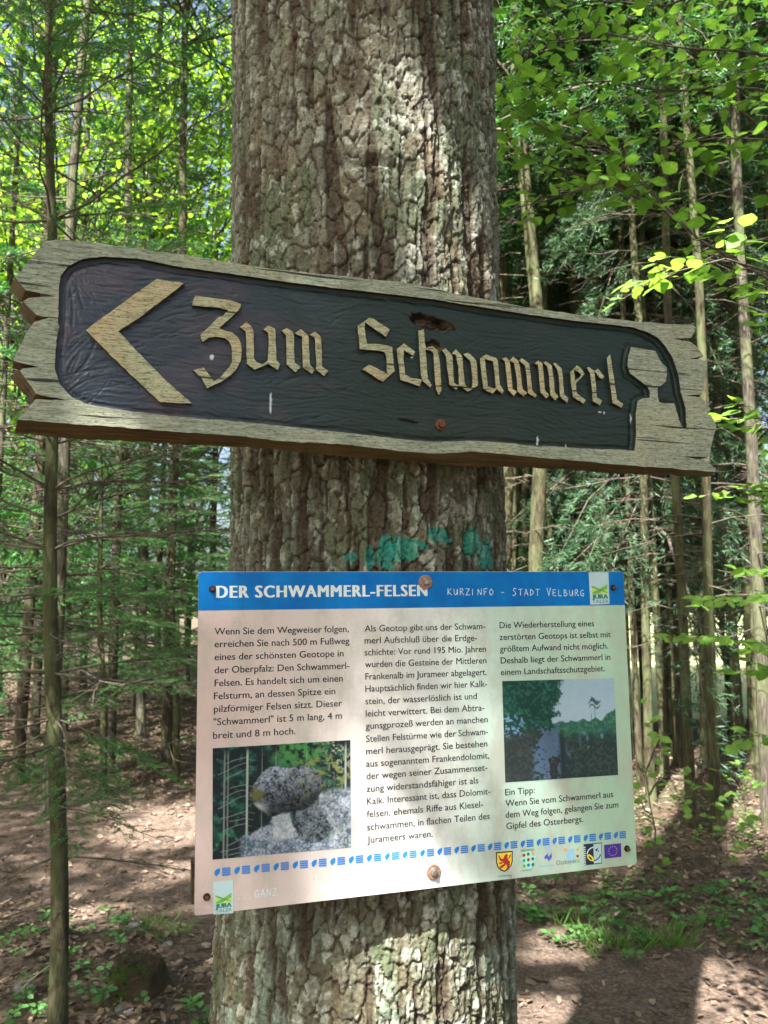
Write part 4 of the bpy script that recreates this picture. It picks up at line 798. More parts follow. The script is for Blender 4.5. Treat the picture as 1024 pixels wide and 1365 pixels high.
for i in range(3): reg(f'dead{i}', sticks(rs, .6, 6.5, 95, (.4, 1.5), .0075, 5), [M['twig']]); reg(f'sparse_dead{i}', sticks(rs, 1.3, 6.5, 38, (.3, 1.0), .0055, 4), [M['twig']])
for i in range(3):
    lv, st_ = broad_crown(rs, 6500, 4.5+i, 2.4, 2.6, (.055, .095)); reg(f'broad_crown{i}', lv, [M['beech_far']]); reg(f'broad_limbs{i}', st_, [M['twig']])
for i in range(4): reg(f'pole{i}', trunk_mesh(18, .1, .02, 12, i, .06), [M['trunk_grey'] if i % 2 else M['trunk_brown']], True)

reg('pole4', trunk_mesh(18, .1, .02, 12, 9, .09), [M['trunk_moss']], True)
SPOTS = []
def spruce(x, y, r, label, kind='tall', var=None, pole=None, group=None, dead=True, s=1.0, name='spruce_tree'):
    z = float(gz(x, y)); SPOTS.append((x, y)); k = var if var is not None else RS.randint(4)
    t = thing(name, label, 'tree', (x, y, z), group=group); rot = RS.uniform(0, 6.28)
    p = link('trunk', MESH[f'pole{pole if pole is not None else RS.randint(4)}'], t); p.scale = (r/.1, r/.1, s); p.rotation_euler = (0, 0, rot)
    c_ = link('crown', MESH['drape_crown' if kind == 'drape' else f'{kind}_crown{k}'], t); c_.rotation_euler = (0, 0, rot*1.7); c_.scale = (s, s, s)
    l_ = link('limbs', MESH['drape_limbs' if kind == 'drape' else f'{kind}_limbs{k}'], c_)
    if dead and kind != 'low': d = link('dead_branches', MESH[('sparse_dead' if x > 1 else 'dead')+str(RS.randint(3))], t); d.rotation_euler = (0, 0, rot*2.3)
    return t
def px_spot(x, yref, d): p_ = at(x, yref, d); return p_[0], p_[1]
TREES = [  # photo x, row, distance, trunk radius, kind, label
 (703, 700, 7.0, .068, 'tall', 'spruce with straight trunk just right of the thick trunk behind the sign'),
 (727, 700, 10.0, .045, 'tall', 'thin pale spruce between the two dark ones beyond the blue header'),
 (765, 700, 8.8, .075, 'tall', 'dark spruce trunk standing above the right half of the blue header'),
 (815, 700, 8.2, .062, 'tall', 'spruce rising right behind the logo corner of the info board'),
 (842, 700, 7.4, .033, 'tall', 'thinner of the close pair of spruces right of the info board'),
 (855, 700, 6.9, .043, 'tall', 'thicker of the close pair of spruces right of the info board'),
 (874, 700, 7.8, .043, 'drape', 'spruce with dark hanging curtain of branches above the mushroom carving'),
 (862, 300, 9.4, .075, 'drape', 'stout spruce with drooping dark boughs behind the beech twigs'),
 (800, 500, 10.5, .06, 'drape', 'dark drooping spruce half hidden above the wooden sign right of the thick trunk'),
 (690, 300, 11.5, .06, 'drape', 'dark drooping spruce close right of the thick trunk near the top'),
 (896, 700, 9.2, .040, 'tall', 'thin spruce in the gap left of the two even poles'),
 (905, 700, 6.1, .042, 'tall', 'left one of the two even spruce poles at the right of the board'),
 (938, 700, 5.9, .042, 'tall', 'right one of the two even spruce poles at the right of the board'),
 (970, 700, 8.0, .043, 'tall', 'slim brown spruce between the even poles and the pale one'),
 (995, 700, 7.0, .036, 'tall', 'slim spruce just left of the pale sunlit one'),
 (1006, 700, 6.2, .055, 'tall', 'pale sunlit spruce trunk at the right edge of the picture'),
 (106, 200, 6.6, .05, 'tall', 'pale brown spruce trunk above the left tip of the arrow board'),
 (20, 260, 8.0, .035, 'low', 'small green spruce at the far left edge above the sign'),
 (225, 900, 8.2, .05, 'tall', 'mossy spruce trunk close left of the info board'),
 (150, 900, 7.8, .045, 'tall', 'shaded spruce trunk in the middle of the gap between near sapling and info board'),
 (190, 900, 9.6, .05, 'low', 'bushy green spruce filling the gap left of the info board'),
 (30, 900, 7.6, .05, 'tall', 'shaded spruce trunk left of the near sapling'),
 (95, 700, 9.8, .05, 'low', 'bushy green spruce right behind the near sapling'),
]
for (x, yr, d, r, kd, lb) in TREES:
    X, Y = px_spot(x, yr, d); spruce(X, Y, r*(.85 if X > 2 else 1), lb, kd, pole=4 if X > 1.2 and x < 1000 and x not in (937, 896, 842) else None)
LITG = [(ground_at(215, 1090), .42), (ground_at(160, 1070), .2), (ground_at(740, 1240), .16), (ground_at(960, 1290), .16), (ground_at(940, 1350), .2)]
def ok(x, y, mind):
    if math.hypot(x-AX[0], y-AX[1]) < 2.4: return False
    return all((x-a)**2+(y-b2)**2 > mind**2 for a, b2 in SPOTS)
for k, (px2, d2) in enumerate(((-10, 11), (60, 13), (120, 12), (165, 15), (215, 12.5), (255, 16), (285, 12), (20, 17), (90, 18), (190, 19), (240, 20))):
    X, Y = px_spot(px2, 700, d2); spruce(X, Y, .05, 'young bushy spruce deep in the wood left of the thick trunk', 'low', group='spruces deep in the wood left', s=.8)
# unnamed rows farther in
cnt = 0; rs = np.random.RandomState(23)
for k in range(900):
    y = rs.uniform(8.0, 11) if k < 120 else rs.uniform(8.5, 34); x = (rs.uniform(.12, .5) if k < 120 else rs.uniform(-.62, .62))*y
    if path_d(x, y) < 1.0: continue
    if y > 11 and x/y > .15 and y < 42: continue
    if not ok(x, y, (.45 if cnt < 28 else 9) if k < 120 else 1.3+.05*y): continue
    if x < 0 and y > 10 and rs.rand() < .35: continue
    if y > 9 and -.37 < x/y < -.15 and rs.rand() < .85: continue
    left = x < 0
    kd = 'low' if rs.rand() < (.4 if left else .12) else 'tall'
    lb = ('young bushy spruce deep in the wood left of the thick trunk', 'spruces deep in the wood left') if left and kd == 'low' else ('bare stemmed spruce deep in the wood left of the thick trunk', 'spruces deep in the wood left') if left else ('young bushy spruce deep in the wood right of the thick trunk', 'spruces deep in the wood right') if kd == 'low' else ('bare stemmed spruce deep in the wood right of the thick trunk', 'spruces deep in the wood right')
    spruce(x, y, rs.uniform(.03, .06) if k < 120 else rs.uniform(.045, .1), lb[0], kd, group=lb[1], dead=(y < 20), pole=4 if k < 120 else None); cnt += 1
    if cnt >= 92: break
# far edge of the meadow
for k in range(16):
    x = 3.0+k*1.05+rs.uniform(-.4, .4); y = 22.5+rs.uniform(0, 3)+k*.15
    spruce(x, y, .12, 'spruce on the far edge of the sunny meadow', 'low' if k % 3 else 'tall', group='trees on the far side of the meadow', dead=False, s=1.15)
# broadleaf trees
def broad(x, y, label, k, s=1.0, r=.05, group=None):
    z = float(gz(x, y)); SPOTS.append((x, y)); t = thing('broadleaf_tree', label, 'tree', (x, y, z), group=group); rot = RS.uniform(0, 6.28)
    p = link('trunk', MESH[f'pole{RS.randint(4)}'], t); p.scale = (r/.1, r/.1, (5+k)*s/18)
    c_ = link('crown', MESH[f'broad_crown{k}'], t); c_.scale = (s, s, s); c_.rotation_euler = (0, 0, rot); link('limbs', MESH[f'broad_limbs{k}'], c_); return t
for (x, yr, d, k, s, lb) in ((60, 200, 9.5, 1, 1.1, 'bright green beech behind the sapling top at the upper left'), (190, 150, 11, 2, 1.2, 'yellow green beech against the sky left of the thick trunk'), (255, 250, 13, 1, 1.3, 'sunlit beech close against the left side of the thick trunk'),
    (700, 150, 12, 1, 1.2, 'bright beech close right of the thick trunk behind the leafy twigs'), (990, 150, 11, 2, 1.2, 'bright beech behind the leaves at the upper right corner'), (10, 500, 12, 0, 1.1, 'beech behind the pointed end of the arrow board'), (960, 420, 14, 0, 1.0, 'low bright beech beyond the broken right end of the arrow board')):
    X, Y = px_spot(x, 700, d); broad(X, Y, lb, k, s)

# unseen spruces added behind and beside the viewer to dim the sky light
rs = np.random.RandomState(77); LITC = [np.array(x_) for x_ in ((0, 1.1, 1.4), (-.35, 1, 1.8), (-1.6, 6, 0), (-2.2, 6.5, 0), (1.3, 3.4, 0), (.7, 4, 0), (0, 1.1, 2.3), (-1.4, 4.6, 0))]
cnt = 0
for k in range(600):
    a = rs.uniform(0, 6.283); r_ = rs.uniform(3.2, 15); x = r_*math.cos(a); y = r_*math.sin(a)-.5
    if y > -.5 and abs(x) < .75*y+2.0: continue
    if y > 6: continue
    tops = (3.0, 13.0); bad = False
    for Q in LITC:
        for h_ in np.arange(1.0, 17, .7):
            p_ = Q+SUN/SUN[2]*h_; rad = 1.9*(1-(p_[2]-1)/18)
            if math.hypot(p_[0]-x, p_[1]-y) < rad*.8+.15: bad = True
    if bad or not ok(x, y, 1.9): continue
    spruce(x, y, rs.uniform(.08, .16), 'unseen spruce added behind the viewer to dim the sky light', 'low' if cnt % 3 == 0 else 'tall', group='unseen spruces added behind the viewer', dead=False, s=1.0 if cnt % 3 else 1.25); cnt += 1
    if cnt >= 34: break
# ------------------------------------------------------------------ near spruce sapling with real needles
def needle_branch(rs, L, up, green=1.0, nt=26):
    """branch along +X, with side shoots; returns wood, needles"""
    k = 9; t = np.linspace(0, 1, k); P = np.stack([L*t, .03*L*np.sin(t*4+rs.rand()*6), up*L*t-.12*L*t*t*(1 if up < .4 else 0)], -1)+rs.randn(k, 3)*.006*L; P[0] = 0
    wood_ = [tube(P, .0048*(1.1-t)*(.6+L*.5), 5)]; shoots = [(P[-2], P[-1]-P[-2], .12*L+.04)]
    for i in range(nt):
        tt = .22+.75*(i+rs.rand())/nt; f = tt*(k-1); j = int(f); o = P[j]+(P[min(j+1, k-1)]-P[j])*(f-j); sg = 1 if i % 2 else -1
        l2 = L*(.42*(1.08-tt))*rs.uniform(.6, 1.1)+.03; d = norm(np.array([.75, sg*rs.uniform(.7, 1.1), up*.7+rs.uniform(-.3, .12)])); e = o+d*l2; m_ = o+d*l2*.5+np.array([0, 0, .01]); wood_.append(tube([o, m_, e], [.0022, .0016, .0008], 4)); shoots.append((o+d*l2*.1, e-o, l2*.95))
        for q_ in range(int(l2/.05)):
            t3 = rs.uniform(.25, .9); o3 = o+d*l2*t3; d3 = norm(d+np.array([rs.uniform(-.2, .6), rs.choice([-1, 1])*rs.uniform(.5, 1), rs.uniform(-.3, .1)])); l3 = l2*rs.uniform(.2, .42)*(1.1-t3)+.02; shoots.append((o3, d3, l3)); wood_.append(tube([o3, o3+d3*l3], [.0012, .0006], 3))
    O, D, L_, Nn = [], [], [], []
    for o, d, l in shoots:
        n_ = int(l/.0021*green)
        if n_ < 1: continue
        d = norm(np.array(d)); t_ = rs.rand(n_)[:, None]; a = rs.rand(n_)*6.28; s1 = norm(np.cross(d, [0, 0, 1.])); s2 = np.cross(s1, d)
        rad = s1*np.cos(a)[:, None]+s2*(np.sin(a)*.55+.15)[:, None]; O.append(o+d*l*t_); D.append(rad+d*.75); L_.append(rs.uniform(.010, .017, n_)); Nn.append(rs.randn(n_, 3))
    nd = blades(np.concatenate(O), np.concatenate(D), np.concatenate(L_), np.full(sum(len(x) for x in L_), .0028), np.concatenate(Nn)) if O and green > 0 else None
    return join(wood_), nd
rs = np.random.RandomState(41); BR = []
for i, (L, up, gr) in enumerate(((1.0, .75, .8), (.8, .5, .9), (.95, .12, 1.0), (.75, -.05, 1.0), (1.05, .12, 0), (.8, -.1, 0), (.7, .15, .12))):
    wd_, nd = needle_branch(rs, L, up, gr, 22 if gr > 0 else 14); me = pmesh(f'needle_branch_{i}', *wd_); me.materials.append(M['twig']); n2 = None
    if nd is not None and gr > 0: n2 = pmesh(f'needles_{i}', *nd); n2.materials.append(M['needle_fresh'])
    BR.append((me, n2))
def add_branch(parent, k, loc, az, s=1.0, tilt=0.0, name='branch'):
    me, n2 = BR[k]; Mx = Matrix.Translation(loc) @ Matrix.Rotation(az, 4, 'Z') @ Matrix.Rotation(-tilt, 4, 'Y') @ Matrix.Rotation(RS.uniform(-.3, .3), 4, 'X') @ Matrix.Diagonal((s, s, s, 1))
    b_ = link(name, me, parent, M=Mx)
    if n2: link('needles', n2, b_)
    return b_
def sapling(px_top, px_bot, d, r, label, H, whorls):
    X, Y = at(px_bot, 1365, d)[:2]; z0 = float(gz(X, Y)); t = thing('spruce_sapling', label, 'tree', (X, Y, z0))
    zt = at(px_top, 0, d)[2]-z0; xt = at(px_top, 0, d)[0]-X; z = np.linspace(-.2, H, 26); xs = xt*np.clip(z/zt, 0, 9)+.012*np.sin(z*3); r_ = np.interp(z, [-.2, 0, .15, 1.5, H], [r*1.6, r*1.3, r*1.05, r*.85, .006])
    link('trunk', pmesh('trunk', *tube(np.stack([xs, .01*np.sin(z*2.1), z], -1), r_, 14), True), t, [M['trunk_moss']])
    for (zz, ks, n_, s, tilt, azs) in whorls:
        for j in range(n_):
            az = (azs[j] if azs else 6.283*(j+RS.rand()*.7)/n_); add_branch(t, ks[j % len(ks)], (xt*zz/zt, 0, zz), az, s*RS.uniform(.85, 1.15), tilt+RS.uniform(-.1, .1))
    return t
def zof(y, d): return at(70, y, d)[2]+.06
W = []
for y_, ks, n_, s, tilt, azs in ((1290, (5,), 2, .5, -.2, [3.0, 4.0]), (1210, (4, 5), 2, .5, -.35, [3.3, 2.8]), (1150, (5, 4), 2, .7, -.25, [3.5, .4]), (1080, (5,), 2, .6, .1, [3.0, 5.8]), (1000, (2, 3), 3, .75, -.2, [3.4, 5.6, 4.6]), (965, (3, 2), 4, .8, -.25, [6.1, 3.0, 5.2, 4.1]), (905, (4, 6), 3, .9, 0, [.3, 3.4, 5.7]), (850, (3, 4), 4, .75, -.1, [3.3, 5.2, .4, 2.7]), (800, (3, 2, 6), 4, .7, -.1, [4.0, 5.5, .2, 2.9]), (740, (4, 4, 6), 5, .95, .1, None), (700, (4, 6), 4, .9, .2, None), (660, (4, 4, 6), 5, 1.0, .15, None), (600, (6, 4), 4, .9, .2, None), (520, (6, 1), 4, .9, .2, None), (440, (1, 6), 4, .9, .1, None), (300, (0, 1, 2), 6, 1.0, 0, [2.4, .8, 3.3, .1, 5.0, 1.6]), (230, (1, 2), 5, .8, 0, None), (155, (0, 1, 2), 6, .9, 0, None), (100, (2, 1), 4, .75, .1, None), (60, (0, 1), 6, .8, .05, None), (10, (2, 1), 4, .7, .1, None), (-20, (0,), 4, .6, .1, None), (-90, (0,), 4, .45, .2, None)):
    W.append((zof(y_, 3.05), ks, n_, s, tilt, azs))
sapling(66, 77, 3.05, .031, 'near spruce sapling with thin mossy stem left of both signs', 5.2, W)
W3_ = [(.7+.25*i, (3, 2, 1, 6), 6, 1.1-.03*i, .0, None) for i in range(18)]
sapling(222, 225, 7.6, .03, 'spruce sapling of middle distance between near sapling and thick trunk', 5.4, W3_[2:])
W4_ = [(.9+.25*i, (3, 2, 6, 1), 6, 1.15-.03*i, .0, None) for i in range(17)]
sapling(128, 125, 7.2, .03, 'spruce sapling with dry lower twigs right behind the near sapling', 5.4, W4_)

# ------------------------------------------------------------------ beech twigs hanging in at the upper right
def one_leaf():
    nl = 9; t = np.linspace(0, 1, nl); w_ = .36*np.sin(np.pi*np.clip(t, 0, 1)**.85)**.8*(1-.12*t)+.012*np.cos(t*40)*(t > .1)*(t < .95); v = []
    for i in range(nl): v += [(t[i], w_[i], .10*w_[i]-.12*t[i]**2+.012*math.cos(i*2.6)), (t[i], 0, -.12*t[i]**2-.01), (t[i], -w_[i], .10*w_[i]-.12*t[i]**2-.012*math.cos(i*2.6))]
    f = []
    for i in range(nl-1):
        a = i*3; f += [(a, a+1, a+4, a+3), (a+1, a+2, a+5, a+4)]
    me = bpy.data.meshes.new('leaf'); me.from_pydata(v, [], f); me.update(); me.materials.append(M['beech']); return me
LEAF = one_leaf()
def place_leaves(parent, specs, mat_key='beech', limit=300):
    specs.sort(key=lambda s_: s_[0][1])
    for o, d, nn_, L in specs[:limit]:
        d = norm(d); s_ = norm(np.cross(nn_, d)); u_ = np.cross(d, s_)
        Mx = Matrix(((d[0]*L, s_[0]*L, u_[0]*L, o[0]), (d[1]*L, s_[1]*L, u_[1]*L, o[1]), (d[2]*L, s_[2]*L, u_[2]*L, o[2]), (0, 0, 0, 1)))
        link('leaf', LEAF, parent, M=Mx)
    r_ = specs[limit:]
    if r_:
        lv = blades(np.array([x[0] for x in r_]), np.array([x[1] for x in r_]), np.array([x[3] for x in r_]), np.array([x[3]*.72 for x in r_]), np.array([x[2] for x in r_]), 'leaf')
        o = link('foliage', pmesh('foliage', *lv), parent, [M[mat_key]]); o['kind'] = 'stuff'
def leafy(parent, base, polys, step=.05, twl=(.10, .26), leafL=(.024, .062), r0=.006):
    """polys in world coordinates; returns leaf specs"""
    specs = []
    for pl in polys:
        pl = np.array(pl); seglen = np.linalg.norm(np.diff(pl, axis=0), axis=1); tot = seglen.sum(); cum = np.concatenate([[0], np.cumsum(seglen)]); m_ = max(6, int(tot/.1))
        Q = np.stack([np.interp(np.linspace(0, tot, m_), cum, pl[:, k]) for k in range(3)], -1)+RS.randn(m_, 3)*.006; Q[0] = pl[0]
        parts = [tube(Q-base, r0*np.linspace(1, .2, m_), 6)]
        s_ = .1; i = 0
        while s_ < tot:
            f = s_/tot*(m_-1); j = min(int(f), m_-2); o = Q[j]+(Q[j+1]-Q[j])*(f-j); d = norm(Q[j+1]-Q[j]); sd = norm(np.cross(d, [0, 0, 1.]))*(1 if i % 2 else -1)
            dd = norm(d*.7+sd*RS.uniform(.5, 1)+np.array([0, 0, RS.uniform(-.2, .15)])); l2 = RS.uniform(*twl)*(1.1-.5*s_/tot); e = o+dd*l2
            parts.append(tube(np.array([o, (o+e)/2+RS.randn(3)*.005, e])-base, [.0018, .0012, .0007], 4))
            kk = 0; u_ = .035
            while u_ < l2:
                pp = o+dd*u_; ls = norm(np.cross(dd, [0, 0, 1.]))*(1 if kk % 2 else -1); ld = norm(dd*.6+ls+RS.randn(3)*.25+np.array([0, 0, -.25])); specs.append((pp-base, ld, np.array([RS.randn()*.5, -.3+RS.randn()*.5, 1.]), RS.uniform(*leafL))); u_ += .033; kk += 1
            specs.append((e-base, norm(dd+RS.randn(3)*.2), np.array([RS.randn()*.3, -.35+RS.randn()*.3, 1.]), RS.uniform(*leafL))); s_ += step; i += 1
        link('branch', pmesh('branch', *join(parts)), parent, [M['twig']])
    return specs
def P3(*pts): return [at(x, y, d) for x, y, d in pts]
bb = np.array([1.75, 2.6, 0]); z0 = float(gz(bb[0], bb[1])); beech = thing('beech_tree', 'slim beech just outside the right edge whose big leaves hang into the picture', 'tree', (bb[0], bb[1], z0)); bb = np.array([bb[0], bb[1], z0])
link('trunk', pmesh('trunk', *trunk_mesh(6, .05, .02, 12, 3, .02), True), beech, [M['trunk_grey']])
polys = [P3((1180, 470, 2.5), (1015, 366, 2.25), (925, 310, 2.25), (850, 245, 2.3), (805, 195, 2.3), (755, 140, 2.4), (700, 90, 2.5)),
 P3((1180, 90, 2.5), (1024, 76, 2.15), (960, 67, 2.2), (890, 60, 2.2), (800, 45, 2.35), (720, 55, 2.45), (676, 90, 2.5)),
 P3((925, 310, 2.25), (860, 262, 2.35), (775, 232, 2.4), (710, 215, 2.5), (668, 195, 2.55)),
 P3((860, 262, 2.35), (800, 240, 2.25), (740, 262, 2.3), (690, 275, 2.4)),
 P3((1180, 420, 2.2), (1010, 355, 2.0), (950, 345, 2.0), (880, 365, 2.0), (850, 380, 2.0)),
 P3((1180, 180, 2.4), (980, 110, 2.3), (900, 130, 2.35), (820, 100, 2.4), (740, 120, 2.45), (680, 150, 2.5)),
 P3((1180, -40, 2.4), (1000, -20, 2.3), (880, 5, 2.3), (780, 0, 2.4), (700, 25, 2.5)),
 P3((1180, 260, 2.4), (1024, 190, 2.2), (960, 180, 2.2), (900, 195, 2.3)),
 P3((805, 195, 2.3), (760, 190, 2.4), (715, 165, 2.5), (672, 130, 2.6)),
 P3((1180, 620, 2.5), (1040, 560, 2.2), (985, 548, 2.2), (955, 560, 2.2)), P3((1180, 720, 2.6), (1040, 650, 2.3), (990, 655, 2.3))]
sp_ = leafy(beech, bb, polys, .034); place_leaves(beech, sp_)
b2 = np.array([2.55, 4.3, 0]); z0 = float(gz(b2[0], b2[1])); yb_ = thing('beech_sapling', 'low leafy beech sapling among the poles at the right edge', 'tree', (b2[0], b2[1], z0)); b2 = np.array([b2[0], b2[1], z0])
link('trunk', pmesh('trunk', *trunk_mesh(3.2, .02, .008, 8, 5, .02), True), yb_, [M['trunk_grey']])
polys = [P3((1150, 860, 4.2), (1060, 800, 4.1), (980, 790, 4.0), (930, 800, 4.0)), P3((1150, 900, 4.2), (1040, 860, 4.0), (960, 850, 4.0), (900, 850, 4.0)), P3((1150, 960, 4.2), (1050, 890, 4.1), (990, 900, 4.0)), P3((1150, 820, 4.3), (1060, 770, 4.2), (1000, 760, 4.2)), P3((1100, 1000, 4.2), (1030, 980, 4.0), (985, 985, 4.0))]
place_leaves(yb_, leafy(yb_, b2, polys, .07, (.1, .25), (.06, .085), .005), limit=200)
# thin leafy sapling right beside the board
b3x = ground_at(876, 1175); b3 = np.array([b3x[0], b3x[1], float(gz(b3x[0], b3x[1]))]); t3 = thing('hazel_sapling', 'thin leafy sapling rising close beside the lower right corner of the info board', 'tree', b3)
d3 = float(b3[1]); polys = [[b3+np.array([0, 0, -.02])]+P3((870, 1090, d3), (858, 1020, d3), (852, 930, d3)), P3((866, 1060, d3), (885, 1030, d3), (905, 1040, d3)), P3((860, 1030, d3), (880, 985, d3-.1), (900, 975, d3-.2)), P3((868, 1085, d3), (845, 1060, d3), (835, 1065, d3))]
place_leaves(t3, leafy(t3, b3, polys, .13, (.05, .14), (.05, .07), .006), limit=80)
for (xx, yy, hh, lb) in ((925, 1145, .55, 'small leafy seedling in front of the left even pole'), (965, 1165, .5, 'small leafy seedling below the right even pole'), (990, 1120, .6, 'leafy seedling beside the pale spruce foot at the right edge'), (1010, 1180, .4, 'lowest leafy seedling at the right edge on the leaf litter')):
    g3 = ground_at(xx, yy); g3 = np.array([g3[0], g3[1], float(gz(g3[0], g3[1]))]); t4 = thing('seedling', lb, 'plant', g3)
    pl = [[g3, g3+np.array([.03, 0, hh*.5]), g3+np.array([-.02, .02, hh])], [g3+np.array([.03, 0, hh*.5]), g3+np.array([.16, -.05, hh*.75])], [g3+np.array([.02, 0, hh*.6]), g3+np.array([-.16, .03, hh*.85])]]
    place_leaves(t4, leafy(t4, g3, pl, .08, (.05, .12), (.045, .07), .003), limit=60)

for o in bpy.data.objects:
    if o.name.split('.')[0] in ('limbs', 'dead_branches'): o['kind'] = 'stuff'
# ------------------------------------------------------------------ unseen overhead trees added to dapple light, leaves culled along chosen sun rays
def ray_d(P, Q):      # distance of points P from the sun ray through Q
    v_ = P-Q; t_ = v_@SUN; return np.linalg.norm(v_-t_[:, None]*SUN, axis=1)
LIT = [(hit(620, 850, BP, BN), .03), (hit(655, 930, BP, BN), .035), (hit(610, 1000, BP, BN), .035), (hit(540, 1080, BP, BN), .04), (hit(690, 1010, BP, BN), .03), (hit(430, 960, BP, BN), .02), (hit(590, 1140, BP, BN), .035),
 (hit(150, 500, SP, SN), .05), (hit(470, 470, SP, SN), .03), (at(600, 1330, 1.1), .13), (at(540, 1360, 1.1), .11), (at(660, 1320, 1.15), .09), (at(520, 40, 1.1), .05), (at(560, 130, 1.1), .04), (at(440, 300, 1.1), .05), (at(570, 250, 1.1), .05), (at(400, 240, 1.1), .03), (at(590, 30, 1.1), .05), (at(450, 60, 1.1), .04), (at(610, 200, 1.12), .045), (at(375, 120, 1.12), .03), (at(625, 330, 1.12), .05), (at(480, 330, 1.1), .05), (at(500, 150, 1.1), .03),
 (ground_at(225, 1085), .5), (ground_at(160, 1065), .15), (ground_at(245, 1140), .2), (ground_at(110, 1200), .14), (ground_at(740, 1240), .2), (ground_at(730, 1330), .2), (ground_at(960, 1290), .22), (ground_at(940, 1350), .3), (ground_at(1010, 1340), .3), (ground_at(860, 1228), .2)]
def canopy(seed, base, centre, R, n_, label):
    rs = np.random.RandomState(seed); t = thing('broadleaf_tree', label, 'tree', (base[0], base[1], float(gz(base[0], base[1]))), group='unseen canopy trees added to dapple the light'); B = np.array([base[0], base[1], 0])
    cs = norm(rs.randn(90, 3))*(rs.rand(90, 1)**.4)*np.array(R)+np.array(centre); k = rs.randint(0, 90, n_); O = cs[k]+rs.randn(n_, 3)*np.array([.5, .5, .16])
    keep = np.ones(n_, bool)
    for Q, r_ in LIT: keep &= ray_d(O, Q) > r_*rs.uniform(.75, 1.25, n_)
    O = O[keep]; n_ = len(O); L = rs.uniform(.07, .11, n_)
    lv = blades(O-B, rs.randn(n_, 3)*np.array([1, 1, .4]), L, L*.72, np.array([0, 0, 1.])+rs.randn(n_, 3)*.45, 'leaf'); o = link('foliage', pmesh('foliage', *lv), t, [M['beech_far']]); o['kind'] = 'stuff'
    link('trunk', pmesh('trunk', *trunk_mesh(centre[2], .13, .05, 12, seed, .05), True), t, [M['trunk_grey']])
    link('limbs', pmesh('limbs', *join([tube(np.array([[base[0], base[1], centre[2]*.65], (np.array([base[0], base[1], centre[2]*.75])+c_)/2, c_])-B, [.03, .02, .006], 4) for c_ in cs[::3] if all(min(ray_d(np.array([c_*(1-u_)+(np.array([base[0], base[1], centre[2]*.75])+c_)/2*u_ for u_ in (0, .3, .6, 1)]), Q)) > r_*1.1 for Q, r_ in LIT)])), t, [M['twig']])
tgt = np.array([.0, 1.5, 1.3]); c1 = tgt+SUN*9.0; c2 = np.array([1.2, 4.0, 0])+SUN*11; c3 = np.array([-1.8, 6.0, 0])+SUN*12
canopy(91, (c1[0]-2.2, c1[1]-1.5), c1, (2.6, 2.6, 1.5), 13500, 'unseen beech added behind the viewer, crown shaped to dapple the signs')
canopy(92, (c2[0]+3.2, c2[1]-3.0), c2, (2.6, 2.4, 1.5), 7500, 'unseen beech added behind the viewer, crown shaped to dapple the path')
canopy(93, (c3[0]-2.6, c3[1]-1.0), c3, (2.8, 2.6, 1.4), 13000, 'unseen beech added left of the viewer, crown shaped to dapple the path bend')

# ------------------------------------------------------------------ forest floor details
def litter(n_, seed, region, dens):
    rs = np.random.RandomState(seed); x = rs.uniform(region[0], region[1], n_*4); y = region[2]+(region[3]-region[2])*rs.rand(n_*4)**1.25
    pr = dens(x, y); k = rs.rand(len(x)) < pr; x, y = x[k][:n_], y[k][:n_]; n_ = len(x); z = gz(x, y)+.004+.012*rs.rand(n_)
    a = rs.rand(n_)*6.283; D = np.stack([np.cos(a), np.sin(a), rs.randn(n_)*.28], -1); L = rs.uniform(.022, .055, n_)
    return blades(np.stack([x, y, z], -1), D, L, L*rs.uniform(.35, .65, n_), np.array([0, 0, 1.])+rs.randn(n_, 3)*.45, 'leaf')
def dl(x, y): pd = path_d(x, y)+.5*(fbm(x*1.1, y*1.1, 3)-.5); return np.clip(.28+ss(.5, 1.1, pd), 0, 1)*np.where((y > 11.5) & (x/np.maximum(y, .1) > .2), 0, 1)
tag(link('leaf_litter', pmesh('leaf_litter', *litter(62000, 201, (-6, 6, 1.5, 13), dl)), None, [M['litter']]), 'dry brown leaves strewn over the forest floor', 'leaf litter', kind='stuff')
rs = np.random.RandomState(203); n_ = 16000; x = rs.uniform(-4, 4, n_); y = rs.uniform(2.4, 9, n_); a = rs.rand(n_)*6.28; L = .02+.2*rs.rand(n_)**3
lv = blades(np.stack([x, y, gz(x, y)+.008], -1), np.stack([np.cos(a), np.sin(a), rs.randn(n_)*.06], -1), L, .0015+L*.014, np.array([0, 0, 1.])+rs.randn(n_, 3)*.3)
tag(link('fallen_twigs', pmesh('fallen_twigs', *lv), None, [M['twig']]), 'thin dry twigs and needles lying on the path', 'twigs', kind='stuff')
def herbs(spots, seed):
    rs = np.random.RandomState(seed); O, D, L, Nn = [], [], [], []; st_ = []
    for (x, y, R, k) in spots:
        for i in range(k):
            px2 = x+rs.randn()*R; py2 = y+rs.randn()*R; z = float(gz(px2, py2)); h = rs.uniform(.02, .08); n3 = rs.randint(3, 7); a0 = rs.rand()*6.28
            for j in range(n3):
                a = a0+j*6.283/n3; O.append((px2+.01*math.cos(a), py2+.01*math.sin(a), z+h)); D.append((math.cos(a), math.sin(a), rs.uniform(-.2, .35))); L.append(rs.uniform(.02, .045)); Nn.append((rs.randn()*.3, rs.randn()*.3-.2, 1))
            st_.append(tube([(px2, py2, z-.01), (px2, py2, z+h)], [.0015, .001], 3))
    lv = blades(np.array(O), np.array(D), np.array(L), np.array(L)*.68, np.array(Nn), 'leaf'); return join([lv]+st_)
spots = []
rs = np.random.RandomState(7)
